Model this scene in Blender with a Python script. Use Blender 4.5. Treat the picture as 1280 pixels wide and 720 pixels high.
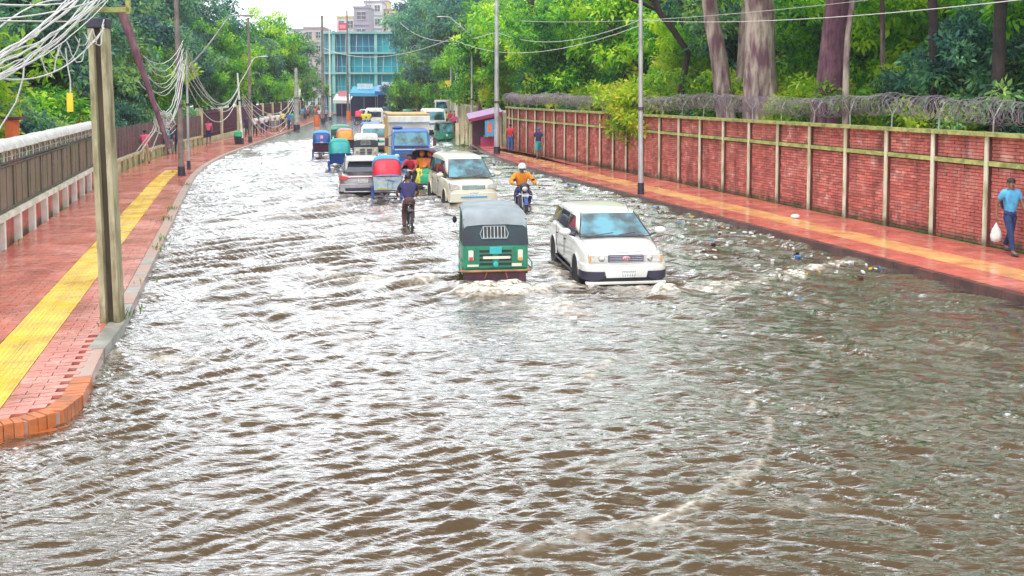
import bpy, bmesh, math, random
import numpy as np
from mathutils import Vector, Matrix, Euler
R = math.radians
PI = math.pi
SC = bpy.context.scene
COL = SC.collection
for o in list(bpy.data.objects):
    bpy.data.objects.remove(o)

# ------------------------------------------------------------ camera, sky, sun, exposure
FPX, CAMH, HORIZON, PITCH = 1200.0, 3.8, 115.0, R(3.5)
V0 = HORIZON + FPX * math.tan(PITCH)
cam_d = bpy.data.cameras.new('camera')
cam = bpy.data.objects.new('camera', cam_d)
COL.objects.link(cam)
cam.location = (0, 0, CAMH)
cam.rotation_euler = (PI / 2 - PITCH, 0, 0)
cam_d.sensor_width = 36.0
cam_d.lens = 36.0 * FPX / 1280
cam_d.shift_y = -(360 - V0) / 1280
cam_d.clip_start, cam_d.clip_end = 0.1, 3000
SC.camera = cam

SUN_EL, SUN_AZ = R(62), R(200)
w = bpy.data.worlds.new('World')
SC.world = w
w.use_nodes = True
wn, wl = w.node_tree.nodes, w.node_tree.links
wn.clear()
sky = wn.new('ShaderNodeTexSky'); sky.sky_type = 'NISHITA'
sky.sun_disc = False; sky.sun_elevation = SUN_EL; sky.sun_rotation = SUN_AZ
sky.dust_density = 3.0; sky.air_density = 1.2
hs = wn.new('ShaderNodeHueSaturation'); hs.inputs['Saturation'].default_value = 0.12
mx = wn.new('ShaderNodeMix'); mx.data_type = 'RGBA'; mx.inputs[0].default_value = 0.72
mx.inputs[7].default_value = (12.6, 13.0, 13.6, 1)       # the overcast cloud layer over the clear sky
bg = wn.new('ShaderNodeBackground'); bg.inputs[1].default_value = 0.15
wo = wn.new('ShaderNodeOutputWorld')
wl.new(sky.outputs[0], hs.inputs['Color']); wl.new(hs.outputs[0], mx.inputs[6])
wl.new(mx.outputs[2], bg.inputs[0]); wl.new(bg.outputs[0], wo.inputs[0])

sd = bpy.data.lights.new('sun', 'SUN'); sd.energy = 1.3; sd.angle = R(35); sd.color = (1.0, 0.96, 0.9)
so = bpy.data.objects.new('sun', sd); COL.objects.link(so)
so.location = (0, 0, 40)
# light comes from behind and left of the camera, high up
so.rotation_euler = Vector((-math.sin(SUN_AZ) * math.cos(SUN_EL), -math.cos(SUN_AZ) * math.cos(SUN_EL), -math.sin(SUN_EL))).to_track_quat('-Z', 'Y').to_euler()
SC.view_settings.view_transform = 'Standard'
SC.view_settings.look = 'None'
SC.view_settings.exposure = 0.32
SC.view_settings.gamma = 1.0
SC.cycles.max_bounces = 6
SC.cycles.transparent_max_bounces = 8
SC.cycles.use_denoising = True

# ------------------------------------------------------------ where things stand
def G(u, v, z=0.0):
    """ground point at height z seen at photo pixel (u, v)"""
    dx, dy = (u - 640) / FPX, (V0 - v) / FPX
    d = Vector((dx, math.cos(PITCH) + dy * math.sin(PITCH), -math.sin(PITCH) + dy * math.cos(PITCH)))
    t = (z - CAMH) / d.z
    return Vector((d.x * t, d.y * t, z))
def AT(u, v, y):
    """the point at depth y seen at pixel (u, v)"""
    dx, dy = (u - 640) / FPX, (V0 - v) / FPX
    d = Vector((dx, math.cos(PITCH) + dy * math.sin(PITCH), -math.sin(PITCH) + dy * math.cos(PITCH)))
    t = y / d.y
    return Vector((d.x * t, y, CAMH + d.z * t))

# the street: straight at 16 degrees left of the view, then bending right
H0, H1, S0, S1 = R(16.1), R(7.0), 40.0, 62.0
def head(s):
    if s < S0: return H0
    if s > S1: return H1
    return H0 + (H1 - H0) * (s - S0) / (S1 - S0)
_cl = []
_p = Vector((0, 0))
for i in range(0, 1000):
    _cl.append(_p.copy()); h = head(i * .25)
    _p = _p + Vector((-math.sin(h), math.cos(h))) * .25
def S(s, n, z=0.0):
    """point s metres along the street, n metres to its right of the camera's line"""
    if s < 0:
        b = Vector((-math.sin(H0), math.cos(H0))) * s
    else:
        k = min(int(s / .25), 998); f = s / .25 - k; b = _cl[k].lerp(_cl[k + 1], f)
    h = head(s)
    if n > 16 and s > 42: n -= 1.6 * min(1, (s - 42) / 18) ** 1.5      # the wall keeps straight a little longer than the kerb
    return Vector((b.x + math.cos(h) * n, b.y + math.sin(h) * n, z))
N_FENCE, N_LK, N_RK, N_WALL, PAVE = -5.25, -1.74, 13.5, 17.1, 0.15

# ------------------------------------------------------------ mesh building
class MB:
    def __init__(s): s.v = []; s.f = []
    def add(s, vs, fs):
        b = len(s.v); s.v += [tuple(p) for p in vs]; s.f += [tuple(i + b for i in f) for f in fs]; return s
    def box(s, c, d, rz=0, rx=0, ry=0, taper=1.0):
        x, y, z = d[0] / 2, d[1] / 2, d[2] / 2
        P = [(-x, -y, -z), (x, -y, -z), (x, y, -z), (-x, y, -z), (-x * taper, -y * taper, z), (x * taper, -y * taper, z), (x * taper, y * taper, z), (-x * taper, y * taper, z)]
        if rz or rx or ry:
            m = Euler((rx, ry, rz)).to_matrix(); P = [m @ Vector(p) for p in P]
        s.add([(p[0] + c[0], p[1] + c[1], p[2] + c[2]) for p in P], [(0, 3, 2, 1), (4, 5, 6, 7), (0, 1, 5, 4), (1, 2, 6, 5), (2, 3, 7, 6), (3, 0, 4, 7)])
        return s
    def tube(s, pts, r, n=6, r2=None, cap=True):
        pts = [Vector(p) for p in pts]
        k = len(pts); b = len(s.v); up = Vector((0, 0, 1))
        rs = r if isinstance(r, (list, tuple)) else [r + ((r2 if r2 is not None else r) - r) * i / max(1, k - 1) for i in range(k)]
        pa = None
        for i, p in enumerate(pts):
            t = (pts[min(i + 1, k - 1)] - pts[max(i - 1, 0)])
            if t.length < 1e-9: t = Vector((0, 0, 1))
            t.normalize()
            if pa is None:
                a = t.orthogonal().normalized()
            else:
                a = pa - t * pa.dot(t)
                a = a.normalized() if a.length > 1e-6 else t.orthogonal().normalized()
            pa = a; c = t.cross(a)
            for j in range(n):
                an = 2 * PI * j / n
                s.v.append(tuple(p + (a * math.cos(an) + c * math.sin(an)) * rs[i]))
        for i in range(k - 1):
            for j in range(n):
                s.f.append((b + i * n + j, b + i * n + (j + 1) % n, b + (i + 1) * n + (j + 1) % n, b + (i + 1) * n + j))
        if cap:
            s.f.append(tuple(b + j for j in reversed(range(n)))); s.f.append(tuple(b + (k - 1) * n + j for j in range(n)))
        return s
    def loft(s, rings, closed=True, caps=True):
        n = len(rings[0]); b = len(s.v)
        for r in rings: s.v += [tuple(p) for p in r]
        for i in range(len(rings) - 1):
            for j in range(n if closed else n - 1):
                a, c = b + i * n + j, b + i * n + (j + 1) % n
                s.f.append((a, c, c + n, a + n))
        if caps and closed:
            s.f.append(tuple(b + j for j in reversed(range(n)))); s.f.append(tuple(b + (len(rings) - 1) * n + j for j in range(n)))
        return s
    def lathe(s, prof, c=(0, 0, 0), n=16, axis='z', arc=2 * PI, a0=0):
        rings = []
        full = arc > 6.28
        for j in range(n if full else n + 1):
            an = a0 + arc * j / n; ca, sa = math.cos(an), math.sin(an)
            ring = []
            for r, h in prof:
                if axis == 'z': p = (r * ca, r * sa, h)
                elif axis == 'x': p = (h, r * ca, r * sa)
                else: p = (r * ca, h, r * sa)
                ring.append((p[0] + c[0], p[1] + c[1], p[2] + c[2]))
            rings.append(ring)
        if full: rings.append(rings[0])
        return s.loft(rings, closed=False, caps=False)
    def ell(s, c, d, n=12, m=8, top=None, rot=None):
        """ellipsoid; top keeps only the part above that fraction (-1..1)"""
        b = len(s.v); lo = -PI / 2 if top is None else math.asin(top)
        for i in range(m + 1):
            ph = lo + (PI / 2 - lo) * i / m
            for j in range(n):
                th = 2 * PI * j / n
                p = Vector((d[0] * math.cos(ph) * math.cos(th), d[1] * math.cos(ph) * math.sin(th), d[2] * math.sin(ph)))
                if rot: p = rot @ p
                s.v.append((p.x + c[0], p.y + c[1], p.z + c[2]))
        for i in range(m):
            for j in range(n):
                s.f.append((b + i * n + j, b + i * n + (j + 1) % n, b + (i + 1) * n + (j + 1) % n, b + (i + 1) * n + j))
        return s
    def prism(s, poly, z0, z1):
        n = len(poly)
        s.add([(p[0], p[1], z0) for p in poly] + [(p[0], p[1], z1) for p in poly],
              [tuple(reversed(range(n))), tuple(range(n, 2 * n))] + [(j, (j + 1) % n, n + (j + 1) % n, n + j) for j in range(n)])
        return s
    def prismx(s, poly, x0, x1):
        """polygon in the y-z plane, extruded along x"""
        n = len(poly)
        s.add([(x0, p[0], p[1]) for p in poly] + [(x1, p[0], p[1]) for p in poly],
              [tuple(reversed(range(n))), tuple(range(n, 2 * n))] + [(j, (j + 1) % n, n + (j + 1) % n, n + j) for j in range(n)])
        return s
    def prismy(s, poly, y0, y1):
        n = len(poly)
        s.add([(p[0], y0, p[1]) for p in poly] + [(p[0], y1, p[1]) for p in poly],
              [tuple(reversed(range(n))), tuple(range(n, 2 * n))] + [(j, (j + 1) % n, n + (j + 1) % n, n + j) for j in range(n)])
        return s
    def slab(s, q, th):
        """thin plate on four corner points, th thick along its normal"""
        q = [Vector(p) for p in q]; nn = (q[1] - q[0]).cross(q[3] - q[0]).normalized() * th
        s.add([p for p in q] + [p + nn for p in q], [(3, 2, 1, 0), (4, 5, 6, 7), (0, 1, 5, 4), (1, 2, 6, 5), (2, 3, 7, 6), (3, 0, 4, 7)])
        return s

def mesh_from(name, mb, m, smooth=None, bevel=0):
    me = bpy.data.meshes.new(name)
    me.from_pydata(mb.v, [], mb.f)
    bm = bmesh.new(); bm.from_mesh(me)
    if smooth is not None: bmesh.ops.remove_doubles(bm, verts=bm.verts, dist=1e-4)
    bmesh.ops.recalc_face_normals(bm, faces=bm.faces)
    if bevel:
        es = [e for e in bm.edges if len(e.link_faces) == 2 and e.calc_face_angle(0) > .5]
        bmesh.ops.bevel(bm, geom=es, offset=bevel, segments=2, affect='EDGES', profile=.6, clamp_overlap=True)
    bm.to_mesh(me); bm.free()
    if smooth is not None:
        me.polygons.foreach_set('use_smooth', [True] * len(me.polygons))
        me.set_sharp_from_angle(angle=R(smooth))
    if m is not None: me.materials.append(m)
    return me
def part(name, mb, m, parent=None, smooth=None, bevel=0, label=None):
    o = bpy.data.objects.new(name, mesh_from(name, mb, m, smooth, bevel)); COL.objects.link(o)
    if parent is not None: o.parent = parent
    if label: o['label'] = label
    return o
def tag(o, label, cat, group=None):
    o['label'] = label; o['category'] = cat
    if group: o['group'] = group
    return o
def thing(name, label, cat, loc=(0, 0, 0), rz=0, group=None):
    o = bpy.data.objects.new(name, None); COL.objects.link(o); o.empty_display_size = .2
    o.location = loc; o.rotation_euler = (0, 0, rz)
    return tag(o, label, cat, group)
def struct(name, mb, m, **k):
    o = part(name, mb, m, **k); o['kind'] = 'structure'; return o
def share(name, me, parent, loc=(0, 0, 0), rot=(0, 0, 0), sc=(1, 1, 1)):
    o = bpy.data.objects.new(name, me); COL.objects.link(o); o.parent = parent
    o.location = loc; o.rotation_euler = rot; o.scale = sc; return o
def dup(root, loc, rz, label=None, sc=None, swap=None):
    """a thing copied with its parts and their sub-parts"""
    def cp(o, par):
        c = o.copy(); COL.objects.link(c)
        if par is not None: c.parent = par
        if swap and o.type == 'MESH' and o.data.materials and o.data.materials[0].name in swap:
            c.data = o.data.copy(); c.data.materials[0] = swap[o.data.materials[0].name]
        for ch in KIDS.get(o.name, ()): cp(ch, c)
        return c
    global KIDS
    KIDS = {}
    for x in COL.objects:
        if x.parent: KIDS.setdefault(x.parent.name, []).append(x)
    r = cp(root, None); r.location = loc; r.rotation_euler = (0, 0, rz)
    if label: r['label'] = label
    if sc: r.scale = (sc,) * 3 if isinstance(sc, (int, float)) else sc
    return r

# ------------------------------------------------------------ materials
def pm(name, col, rough=.5, metal=0.0, col2=None, scale=4.0, amt=.5, bump=0.0, bscale=None, ior=1.5, coat=0, r2=None, island=0.0, detail=4, stretch=None, third=None, stain=None, damp=None):
    """procedural painted/plain material: two tones mixed by noise, roughness by noise, bump"""
    m = bpy.data.materials.new(name); m.use_nodes = True
    n, l = m.node_tree.nodes, m.node_tree.links
    b = n['Principled BSDF']
    b.inputs['Roughness'].default_value = rough; b.inputs['Metallic'].default_value = metal
    b.inputs['IOR'].default_value = ior
    if coat: b.inputs['Coat Weight'].default_value = coat; b.inputs['Coat Roughness'].default_value = .05
    tc = n.new('ShaderNodeNewGeometry')
    src = tc.outputs['Position']
    if stretch:
        mp = n.new('ShaderNodeMapping'); mp.inputs['Scale'].default_value = stretch; l.new(src, mp.inputs[0]); src = mp.outputs[0]
    nz = n.new('ShaderNodeTexNoise'); nz.inputs['Scale'].default_value = scale; nz.inputs['Detail'].default_value = detail
    l.new(src, nz.inputs['Vector'])
    c2 = col2 if col2 else tuple(c * .78 for c in col)
    rp = n.new('ShaderNodeMapRange'); rp.inputs[1].default_value = .5 - amt * .35; rp.inputs[2].default_value = .5 + amt * .35
    l.new(nz.outputs[0], rp.inputs[0])
    mxn = n.new('ShaderNodeMix'); mxn.data_type = 'RGBA'
    mxn.inputs[6].default_value = (*col, 1); mxn.inputs[7].default_value = (*c2, 1)
    l.new(rp.outputs[0], mxn.inputs[0]); out = mxn.outputs[2]
    if third:      # pale salt bloom in patches
        n4 = n.new('ShaderNodeTexNoise'); n4.inputs['Scale'].default_value = 2.3; n4.inputs['Detail'].default_value = 7; n4.inputs['Roughness'].default_value = .72; l.new(src, n4.inputs['Vector'])
        r4 = n.new('ShaderNodeMapRange'); r4.inputs[1].default_value = .52; r4.inputs[2].default_value = .70; r4.inputs[4].default_value = .8; l.new(n4.outputs[0], r4.inputs[0])
        m4 = n.new('ShaderNodeMix'); m4.data_type = 'RGBA'; m4.inputs[7].default_value = (*third, 1); l.new(out, m4.inputs[6]); l.new(r4.outputs[0], m4.inputs[0]); out = m4.outputs[2]
    if stain:      # run-off streaks and dirt: (colour, amount, mapping scale)
        mp5 = n.new('ShaderNodeMapping'); mp5.inputs['Scale'].default_value = stain[2]; l.new(tc.outputs['Position'], mp5.inputs[0])
        n5 = n.new('ShaderNodeTexNoise'); n5.inputs['Scale'].default_value = 1.0; n5.inputs['Detail'].default_value = 8; n5.inputs['Roughness'].default_value = .65; l.new(mp5.outputs[0], n5.inputs['Vector'])
        r5 = n.new('ShaderNodeMapRange'); r5.inputs[1].default_value = .48; r5.inputs[2].default_value = .68; r5.inputs[4].default_value = stain[1]; l.new(n5.outputs[0], r5.inputs[0])
        m5 = n.new('ShaderNodeMix'); m5.data_type = 'RGBA'; m5.inputs[7].default_value = (*stain[0], 1); l.new(out, m5.inputs[6]); l.new(r5.outputs[0], m5.inputs[0]); out = m5.outputs[2]
    if damp:       # moss and damp creeping up from the ground, ragged: (colour, height)
        sx = n.new('ShaderNodeSeparateXYZ'); l.new(tc.outputs['Position'], sx.inputs[0])
        n6 = n.new('ShaderNodeTexNoise'); n6.inputs['Scale'].default_value = 3.5; n6.inputs['Detail'].default_value = 7; l.new(tc.outputs['Position'], n6.inputs['Vector'])
        a6 = n.new('ShaderNodeMath'); a6.operation = 'MULTIPLY_ADD'; a6.inputs[1].default_value = -damp[1] * 2.6; l.new(n6.outputs[0], a6.inputs[0]); l.new(sx.outputs['Z'], a6.inputs[2])
        r6 = n.new('ShaderNodeMapRange'); r6.inputs[1].default_value = -damp[1] * .9; r6.inputs[2].default_value = .0; r6.inputs[3].default_value = .85; r6.inputs[4].default_value = 0; l.new(a6.outputs[0], r6.inputs[0])
        m6 = n.new('ShaderNodeMix'); m6.data_type = 'RGBA'; m6.inputs[7].default_value = (*damp[0], 1); l.new(out, m6.inputs[6]); l.new(r6.outputs[0], m6.inputs[0]); out = m6.outputs[2]
    if island:
        g = n.new('ShaderNodeNewGeometry'); mr = n.new('ShaderNodeMapRange')
        mr.inputs[3].default_value = 1 - island; mr.inputs[4].default_value = 1 + island
        l.new(g.outputs['Random Per Island'], mr.inputs[0])
        hv = n.new('ShaderNodeHueSaturation'); l.new(mr.outputs[0], hv.inputs['Value']); l.new(out, hv.inputs['Color']); out = hv.outputs[0]
    l.new(out, b.inputs['Base Color'])
    if r2 is not None:
        mr = n.new('ShaderNodeMapRange'); mr.inputs[1].default_value = .35; mr.inputs[2].default_value = .65
        mr.inputs[3].default_value = rough; mr.inputs[4].default_value = r2
        n2 = n.new('ShaderNodeTexNoise'); n2.inputs['Scale'].default_value = scale * .6; n2.inputs['Detail'].default_value = 3
        l.new(src, n2.inputs['Vector']); l.new(n2.outputs[0], mr.inputs[0]); l.new(mr.outputs[0], b.inputs['Roughness'])
    if bump:
        n3 = n.new('ShaderNodeTexNoise'); n3.inputs['Scale'].default_value = bscale or scale * 5; n3.inputs['Detail'].default_value = 3
        l.new(src, n3.inputs['Vector'])
        bp = n.new('ShaderNodeBump'); bp.inputs['Strength'].default_value = bump; bp.inputs['Distance'].default_value = .02
        l.new(n3.outputs[0], bp.inputs['Height']); l.new(bp.outputs[0], b.inputs['Normal'])
    return m

def leaf_mat(name, cols, bright=1.0, sc=.35):
    """leaf: three tones by clump noise and by leaf, part of the light passing through"""
    m = bpy.data.materials.new(name); m.use_nodes = True
    n, l = m.node_tree.nodes, m.node_tree.links
    b = n['Principled BSDF']; b.inputs['Roughness'].default_value = .30
    g = n.new('ShaderNodeNewGeometry'); tc = n.new('ShaderNodeTexCoord')
    nz = n.new('ShaderNodeTexNoise'); nz.inputs['Scale'].default_value = sc; nz.inputs['Detail'].default_value = 3
    l.new(g.outputs['Position'], nz.inputs['Vector'])
    ma = n.new('ShaderNodeMath'); ma.operation = 'MULTIPLY_ADD'; ma.inputs[1].default_value = .42; l.new(g.outputs['Random Per Island'], ma.inputs[0])
    m2 = n.new('ShaderNodeMath'); m2.operation = 'MULTIPLY_ADD'; m2.inputs[1].default_value = 2.2; m2.inputs[2].default_value = -.82
    l.new(nz.outputs[0], m2.inputs[0]); l.new(m2.outputs[0], ma.inputs[2])
    cr = n.new('ShaderNodeValToRGB'); e = cr.color_ramp.elements
    e[0].position = .12; e[0].color = (*[c * bright for c in cols[0]], 1); e[1].position = .95; e[1].color = (*[c * bright for c in cols[-1]], 1)
    for i, c in enumerate(cols[1:-1]):
        x = e.new(.12 + .83 * (i + 1) / (len(cols) - 1)); x.color = (*[q * bright for q in c], 1)
    l.new(ma.outputs[0], cr.inputs[0]); l.new(cr.outputs[0], b.inputs['Base Color'])
    tr = n.new('ShaderNodeBsdfTranslucent'); l.new(cr.outputs[0], tr.inputs[0])
    mix = n.new('ShaderNodeMixShader'); mix.inputs[0].default_value = .48
    l.new(b.outputs[0], mix.inputs[1]); l.new(tr.outputs[0], mix.inputs[2]); l.new(mix.outputs[0], n['Material Output'].inputs[0])
    return m

M = {}
M['conc'] = pm('weathered_concrete', (.46, .42, .28), .85, col2=(.30, .26, .15), scale=3, bump=.6, stretch=(3, 3, .7), stain=((.13, .10, .05), .85, (6, 6, 1.2)), damp=((.12, .10, .04), .4))
M['pole_groove'] = pm('dark_groove', (.10, .075, .045), .9, col2=(.03, .025, .02), scale=2, stretch=(2, 2, .5))  # darker brown than the shaft, for the strip set in its groove
M['conc_grey'] = pm('grey_concrete', (.42, .42, .41), .85, col2=(.25, .25, .24), scale=3, bump=.4)
M['mossy'] = pm('mossy_concrete', (.50, .50, .17), .9, col2=(.20, .24, .07), scale=3.2, amt=.7, bump=1, detail=8, stain=((.10, .11, .04), .8, (4, 4, 4)))
M['pillar'] = pm('pale_pillar_concrete', (.74, .72, .60), .8, col2=(.46, .47, .27), scale=2.2, amt=.6, bump=.4, stretch=(1, 1, .6), stain=((.20, .22, .07), .8, (5, 5, .9)), damp=((.09, .09, .03), .35))
M['cream'] = pm('cream_paint', (.66, .62, .42), .75, col2=(.42, .38, .20), scale=1.4, amt=.6, bump=.3, stain=((.18, .16, .06), .7, (3, 3, .7)))
M['white_paint'] = pm('white_wall_paint', (.80, .79, .74), .6, col2=(.58, .58, .48), scale=2.0, amt=.35, bump=.2, stain=((.34, .34, .22), .4, (3, 3, .8)))
M['brick'] = pm('red_brick', (.56, .17, .13), .78, col2=(.42, .095, .08), scale=1.3, amt=.7, bump=.5, bscale=30, island=.30, third=(.68, .42, .36), stain=((.16, .05, .045), .75, (2.2, 2.2, .35)), damp=((.07, .07, .025), .30))
M['mortar'] = pm('wall_mortar', (.34, .15, .13), .9, col2=(.16, .06, .05), scale=5, bump=.4)
M['pier'] = pm('dark_brick_pier', (.20, .05, .055), .9, col2=(.07, .03, .02), scale=2)  # much darker red than the wall brick, for the sides behind the pillars
M['orange_brick'] = pm('orange_kerb_brick', (.60, .17, .04), .35, col2=(.32, .10, .035), scale=4, bump=.4, island=.25)
M['kerb_stone'] = pm('grey_kerb_stone', (.36, .35, .30), .4, col2=(.2, .2, .17), scale=3, bump=.4, island=.15)
M['kerb_red'] = pm('worn_red_kerb_stone', (.46, .20, .15), .35, col2=(.34, .30, .25), scale=2.2, amt=.8, bump=.4, island=.2)
M['paver'] = pm('wet_red_paver', (.64, .21, .15), .10, col2=(.48, .115, .085), scale=1.1, amt=.7, bump=.18, bscale=22, ior=2.2, r2=.26, island=.16, third=(.60, .36, .30), stain=((.24, .07, .05), .7, (.9, .9, .9)))
M['paver_r'] = pm('wet_orange_red_paver', (.63, .17, .125), .10, col2=(.46, .10, .08), scale=.9, amt=.7, bump=.16, bscale=18, ior=2.0, r2=.36, island=.16, third=(.66, .33, .25), stain=((.22, .07, .04), .75, (1.1, 1.1, 1)))
M['pave_bed'] = pm('dark_joint_sand', (.20, .06, .04), .25, scale=3)
M['tactile'] = pm('yellow_tactile_tile', (.80, .52, .03), .16, col2=(.66, .40, .04), scale=1.6, bump=.2, r2=.4, island=.10, ior=1.7, stain=((.34, .22, .04), .75, (1.5, 1.5, 1)))
M['tactile_r'] = pm('worn_yellow_paver', (.74, .46, .15), .13, col2=(.64, .28, .13), scale=1.3, amt=.7, bump=.2, r2=.35, island=.12, ior=1.8, stain=((.46, .13, .06), .85, (1.2, 1.2, 1)))
M['dark_sheet'] = pm('brown_metal_sheet', (.20, .145, .125), .6, col2=(.13, .11, .05), scale=1.2, amt=.7, bump=.2)
M['purple_sheet'] = pm('purple_brown_sheet', (.16, .07, .085), .7, col2=(.09, .045, .05), scale=1.0)
M['rail'] = pm('dark_rail_paint', (.10, .075, .07), .5)
M['moss_ledge'] = pm('moss_streak', (.30, .27, .08), .9, col2=(.14, .12, .05), scale=4)
M['lattice'] = pm('lattice_cement', (.62, .61, .56), .8, col2=(.35, .35, .3), scale=6)
M['cap'] = pm('pale_rounded_coping', (.66, .66, .64), .7, col2=(.46, .46, .44), scale=5, bump=.6)
M['orange_wall'] = pm('orange_render', (.75, .16, .05), .7)
M['bark'] = pm('purple_brown_bark', (.20, .08, .12), .9, col2=(.08, .03, .055), scale=5, bump=1, bscale=16, stretch=(2, 2, .5), detail=9, stain=((.26, .17, .15), .7, (4, 4, 1.1)))
M['pole_brown'] = pm('brown_pole_paint', (.27, .21, .20), .8, col2=(.15, .11, .11), scale=3)
M['bark_pale'] = pm('pale_patchy_bark', (.50, .40, .34), .9, col2=(.17, .08, .11), scale=2.2, amt=.3, bump=1, bscale=16, stretch=(1.6, 1.6, .4), detail=9, stain=((.10, .05, .06), .85, (3.4, 3.4, .8)))
M['bark_dark'] = pm('dark_bark', (.045, .03, .03), .9, col2=(.02, .015, .015), scale=3, bump=.8)
M['grass'] = pm('park_grass', (.12, .26, .03), .8, col2=(.05, .12, .02), scale=.6, bump=1, bscale=14)
M['asphalt'] = pm('road_asphalt', (.05, .05, .05), .8)
M['wire'] = pm('galvanised_wire', (.34, .29, .34), .5, .4, col2=(.18, .12, .16), scale=2)
M['cable'] = pm('pale_cable_sheath', (.62, .62, .60), .45)
M['cable_dark'] = pm('dark_cable_sheath', (.05, .045, .05), .5)
M['lamp_metal'] = pm('painted_steel_pole', (.55, .56, .58), .45, .3, col2=(.36, .34, .34), scale=1.5)
M['white_car'] = pm('white_car_paint', (.68, .68, .65), .28, coat=.6, col2=(.62, .61, .55), scale=1.2)
M['cream_car'] = pm('pearl_car_paint', (.70, .67, .56), .28, coat=.6, col2=(.58, .53, .40), scale=1.0)
M['silver_car'] = pm('silver_car_paint', (.40, .39, .41), .28, .5, coat=.6)
M['dark_plastic'] = pm('dark_bumper_plastic', (.035, .03, .06), .45)
M['black'] = pm('black_rubber', (.02, .02, .022), .75)
M['inside'] = pm('dark_interior', (.02, .018, .022), .8)
M['glass'] = pm('dark_car_glass', (.03, .035, .05), .04, ior=1.9)
M['windscreen'] = pm('windscreen_glass', (.07, .26, .33), .02, ior=1.8, col2=(.008, .035, .045), scale=1.7, amt=.25, detail=6)  # cyan reflection and dark interior blotches are painted into the glass colour
M['lamp_glass'] = pm('headlight_glass', (.62, .60, .56), .1, col2=(.40, .36, .34), scale=14, coat=1)
M['chrome'] = pm('chrome_trim', (.7, .7, .72), .15, 1.0)
M['rim'] = pm('alloy_rim', (.35, .32, .36), .35, .7)
M['grille'] = pm('grille_dark', (.10, .09, .14), .35, .3)
M['red_lamp'] = pm('red_tail_lamp', (.62, .02, .02), .15, coat=1)
M['amber_lamp'] = pm('amber_lamp', (.8, .3, .03), .15, coat=1)
M['badge'] = pm('badge_pink', (.72, .25, .32), .25, .3)
M['plate'] = pm('number_plate_white', (.76, .77, .74), .4)
M['plate_ink'] = pm('plate_ink', (.35, .36, .33), .6)
M['cng_green'] = pm('autorickshaw_green', (.006, .24, .12), .36, col2=(.006, .13, .08), scale=3, coat=.3)
M['cng_dark'] = pm('dark_canvas', (.012, .035, .045), .6, col2=(.02, .02, .03), scale=3, bump=.3)
M['cng_top'] = pm('grey_canvas', (.27, .31, .33), .6, col2=(.18, .21, .23), scale=2.5, bump=.4)
M['teal_plate'] = pm('teal_sticker', (.04, .45, .48), .4)
M['orange_paint'] = pm('orange_rust_bar', (.55, .17, .06), .5, col2=(.25, .10, .05), scale=6)
M['maroon'] = pm('muddy_maroon', (.13, .03, .07), .6, col2=(.06, .03, .04), scale=5)
M['sticker_cream'] = pm('sticker_cream', (.78, .72, .55), .4)
M['truck_blue'] = pm('truck_blue_paint', (.01, .17, .55), .3, coat=.5, col2=(.01, .12, .40), scale=2)
M['truck_box'] = pm('cargo_box_panel', (.66, .64, .58), .5, col2=(.5, .46, .38), scale=1.5)
M['tan'] = pm('tan_canvas', (.60, .38, .15), .7)
M['hood_red'] = pm('hood_red', (.68, .02, .05), .45, bump=.3)
M['hood_blue'] = pm('hood_sky_blue', (.03, .33, .62), .45, bump=.3)
M['hood_navy'] = pm('hood_navy', (.012, .06, .28), .45, bump=.3)
M['hood_teal'] = pm('hood_teal', (.01, .33, .30), .45, bump=.3)
M['hood_green'] = pm('hood_green', (.02, .40, .12), .45)
M['hood_orange'] = pm('hood_orange', (.75, .30, .03), .5, bump=.3)
M['hood_pink'] = pm('hood_pink', (.78, .28, .35), .5)
M['panel_white'] = pm('painted_panel', (.76, .80, .80), .4, col2=(.45, .65, .75), scale=6, amt=.3)
M['palm_blue'] = pm('panel_blue_art', (.05, .28, .55), .4)
M['yellow'] = pm('yellow_paint', (.80, .62, .03), .45)
M['steel'] = pm('bare_steel', (.35, .33, .34), .35, .8)
M['skin'] = pm('brown_skin', (.26, .125, .075), .55)
M['hair'] = pm('black_hair', (.012, .010, .012), .6)
def cloth(name, c): M['cloth_' + name] = pm('cloth_' + name, c, .85, col2=tuple(x * .7 for x in c), scale=9, bump=.5, bscale=18)
for k_, c_ in dict(sky=(.10, .42, .72), jeans=(.02, .045, .14), navy=(.035, .03, .11), brown=(.12, .05, .05), orange=(.85, .28, .02), pink=(.75, .12, .26),
                   white=(.75, .75, .73), black=(.025, .025, .035), red=(.65, .04, .06), green=(.04, .45, .22), coral=(.85, .22, .12), teal=(.04, .35, .40), grey=(.25, .25, .28), lilac=(.45, .30, .50), yellow=(.75, .65, .08), khaki=(.55, .45, .28), blue=(.05, .16, .48)).items():
    cloth(k_, c_)
# ------------------------------------------------------------ ground, road, water
rnd = random.Random(5)
g = MB().add([(-330, -40, -.45), (330, -40, -.45), (330, 420, -.45), (-330, 420, -.45)], [(0, 1, 2, 3)])
struct('ground', g, M['grass'])
def strip(n0, n1, z, s0, s1, step=2.0, zb=None, mb=None):
    mb = mb or MB(); k = max(1, int((s1 - s0) / step)); 
    rings = []
    for i in range(k + 1):
        s = s0 + (s1 - s0) * i / k
        a, b = S(s, n0), S(s, n1)
        if zb is None: rings.append([(a.x, a.y, z), (b.x, b.y, z)])
        else: rings.append([(a.x, a.y, zb), (a.x, a.y, z), (b.x, b.y, z), (b.x, b.y, zb)])
    mb.loft(rings, closed=zb is not None, caps=zb is not None)
    return mb
struct('road', strip(N_LK - 2, N_RK + .5, -.35, -25, 220), M['asphalt'])
struct('park_ground_right', strip(N_WALL + .1, N_WALL + 150, .12, -20, 240, 4, -.4), M['grass'])
struct('park_ground_left', strip(N_FENCE - 150, N_FENCE - .1, .12, 12, 240, 4, -.4), M['grass'])

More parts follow.
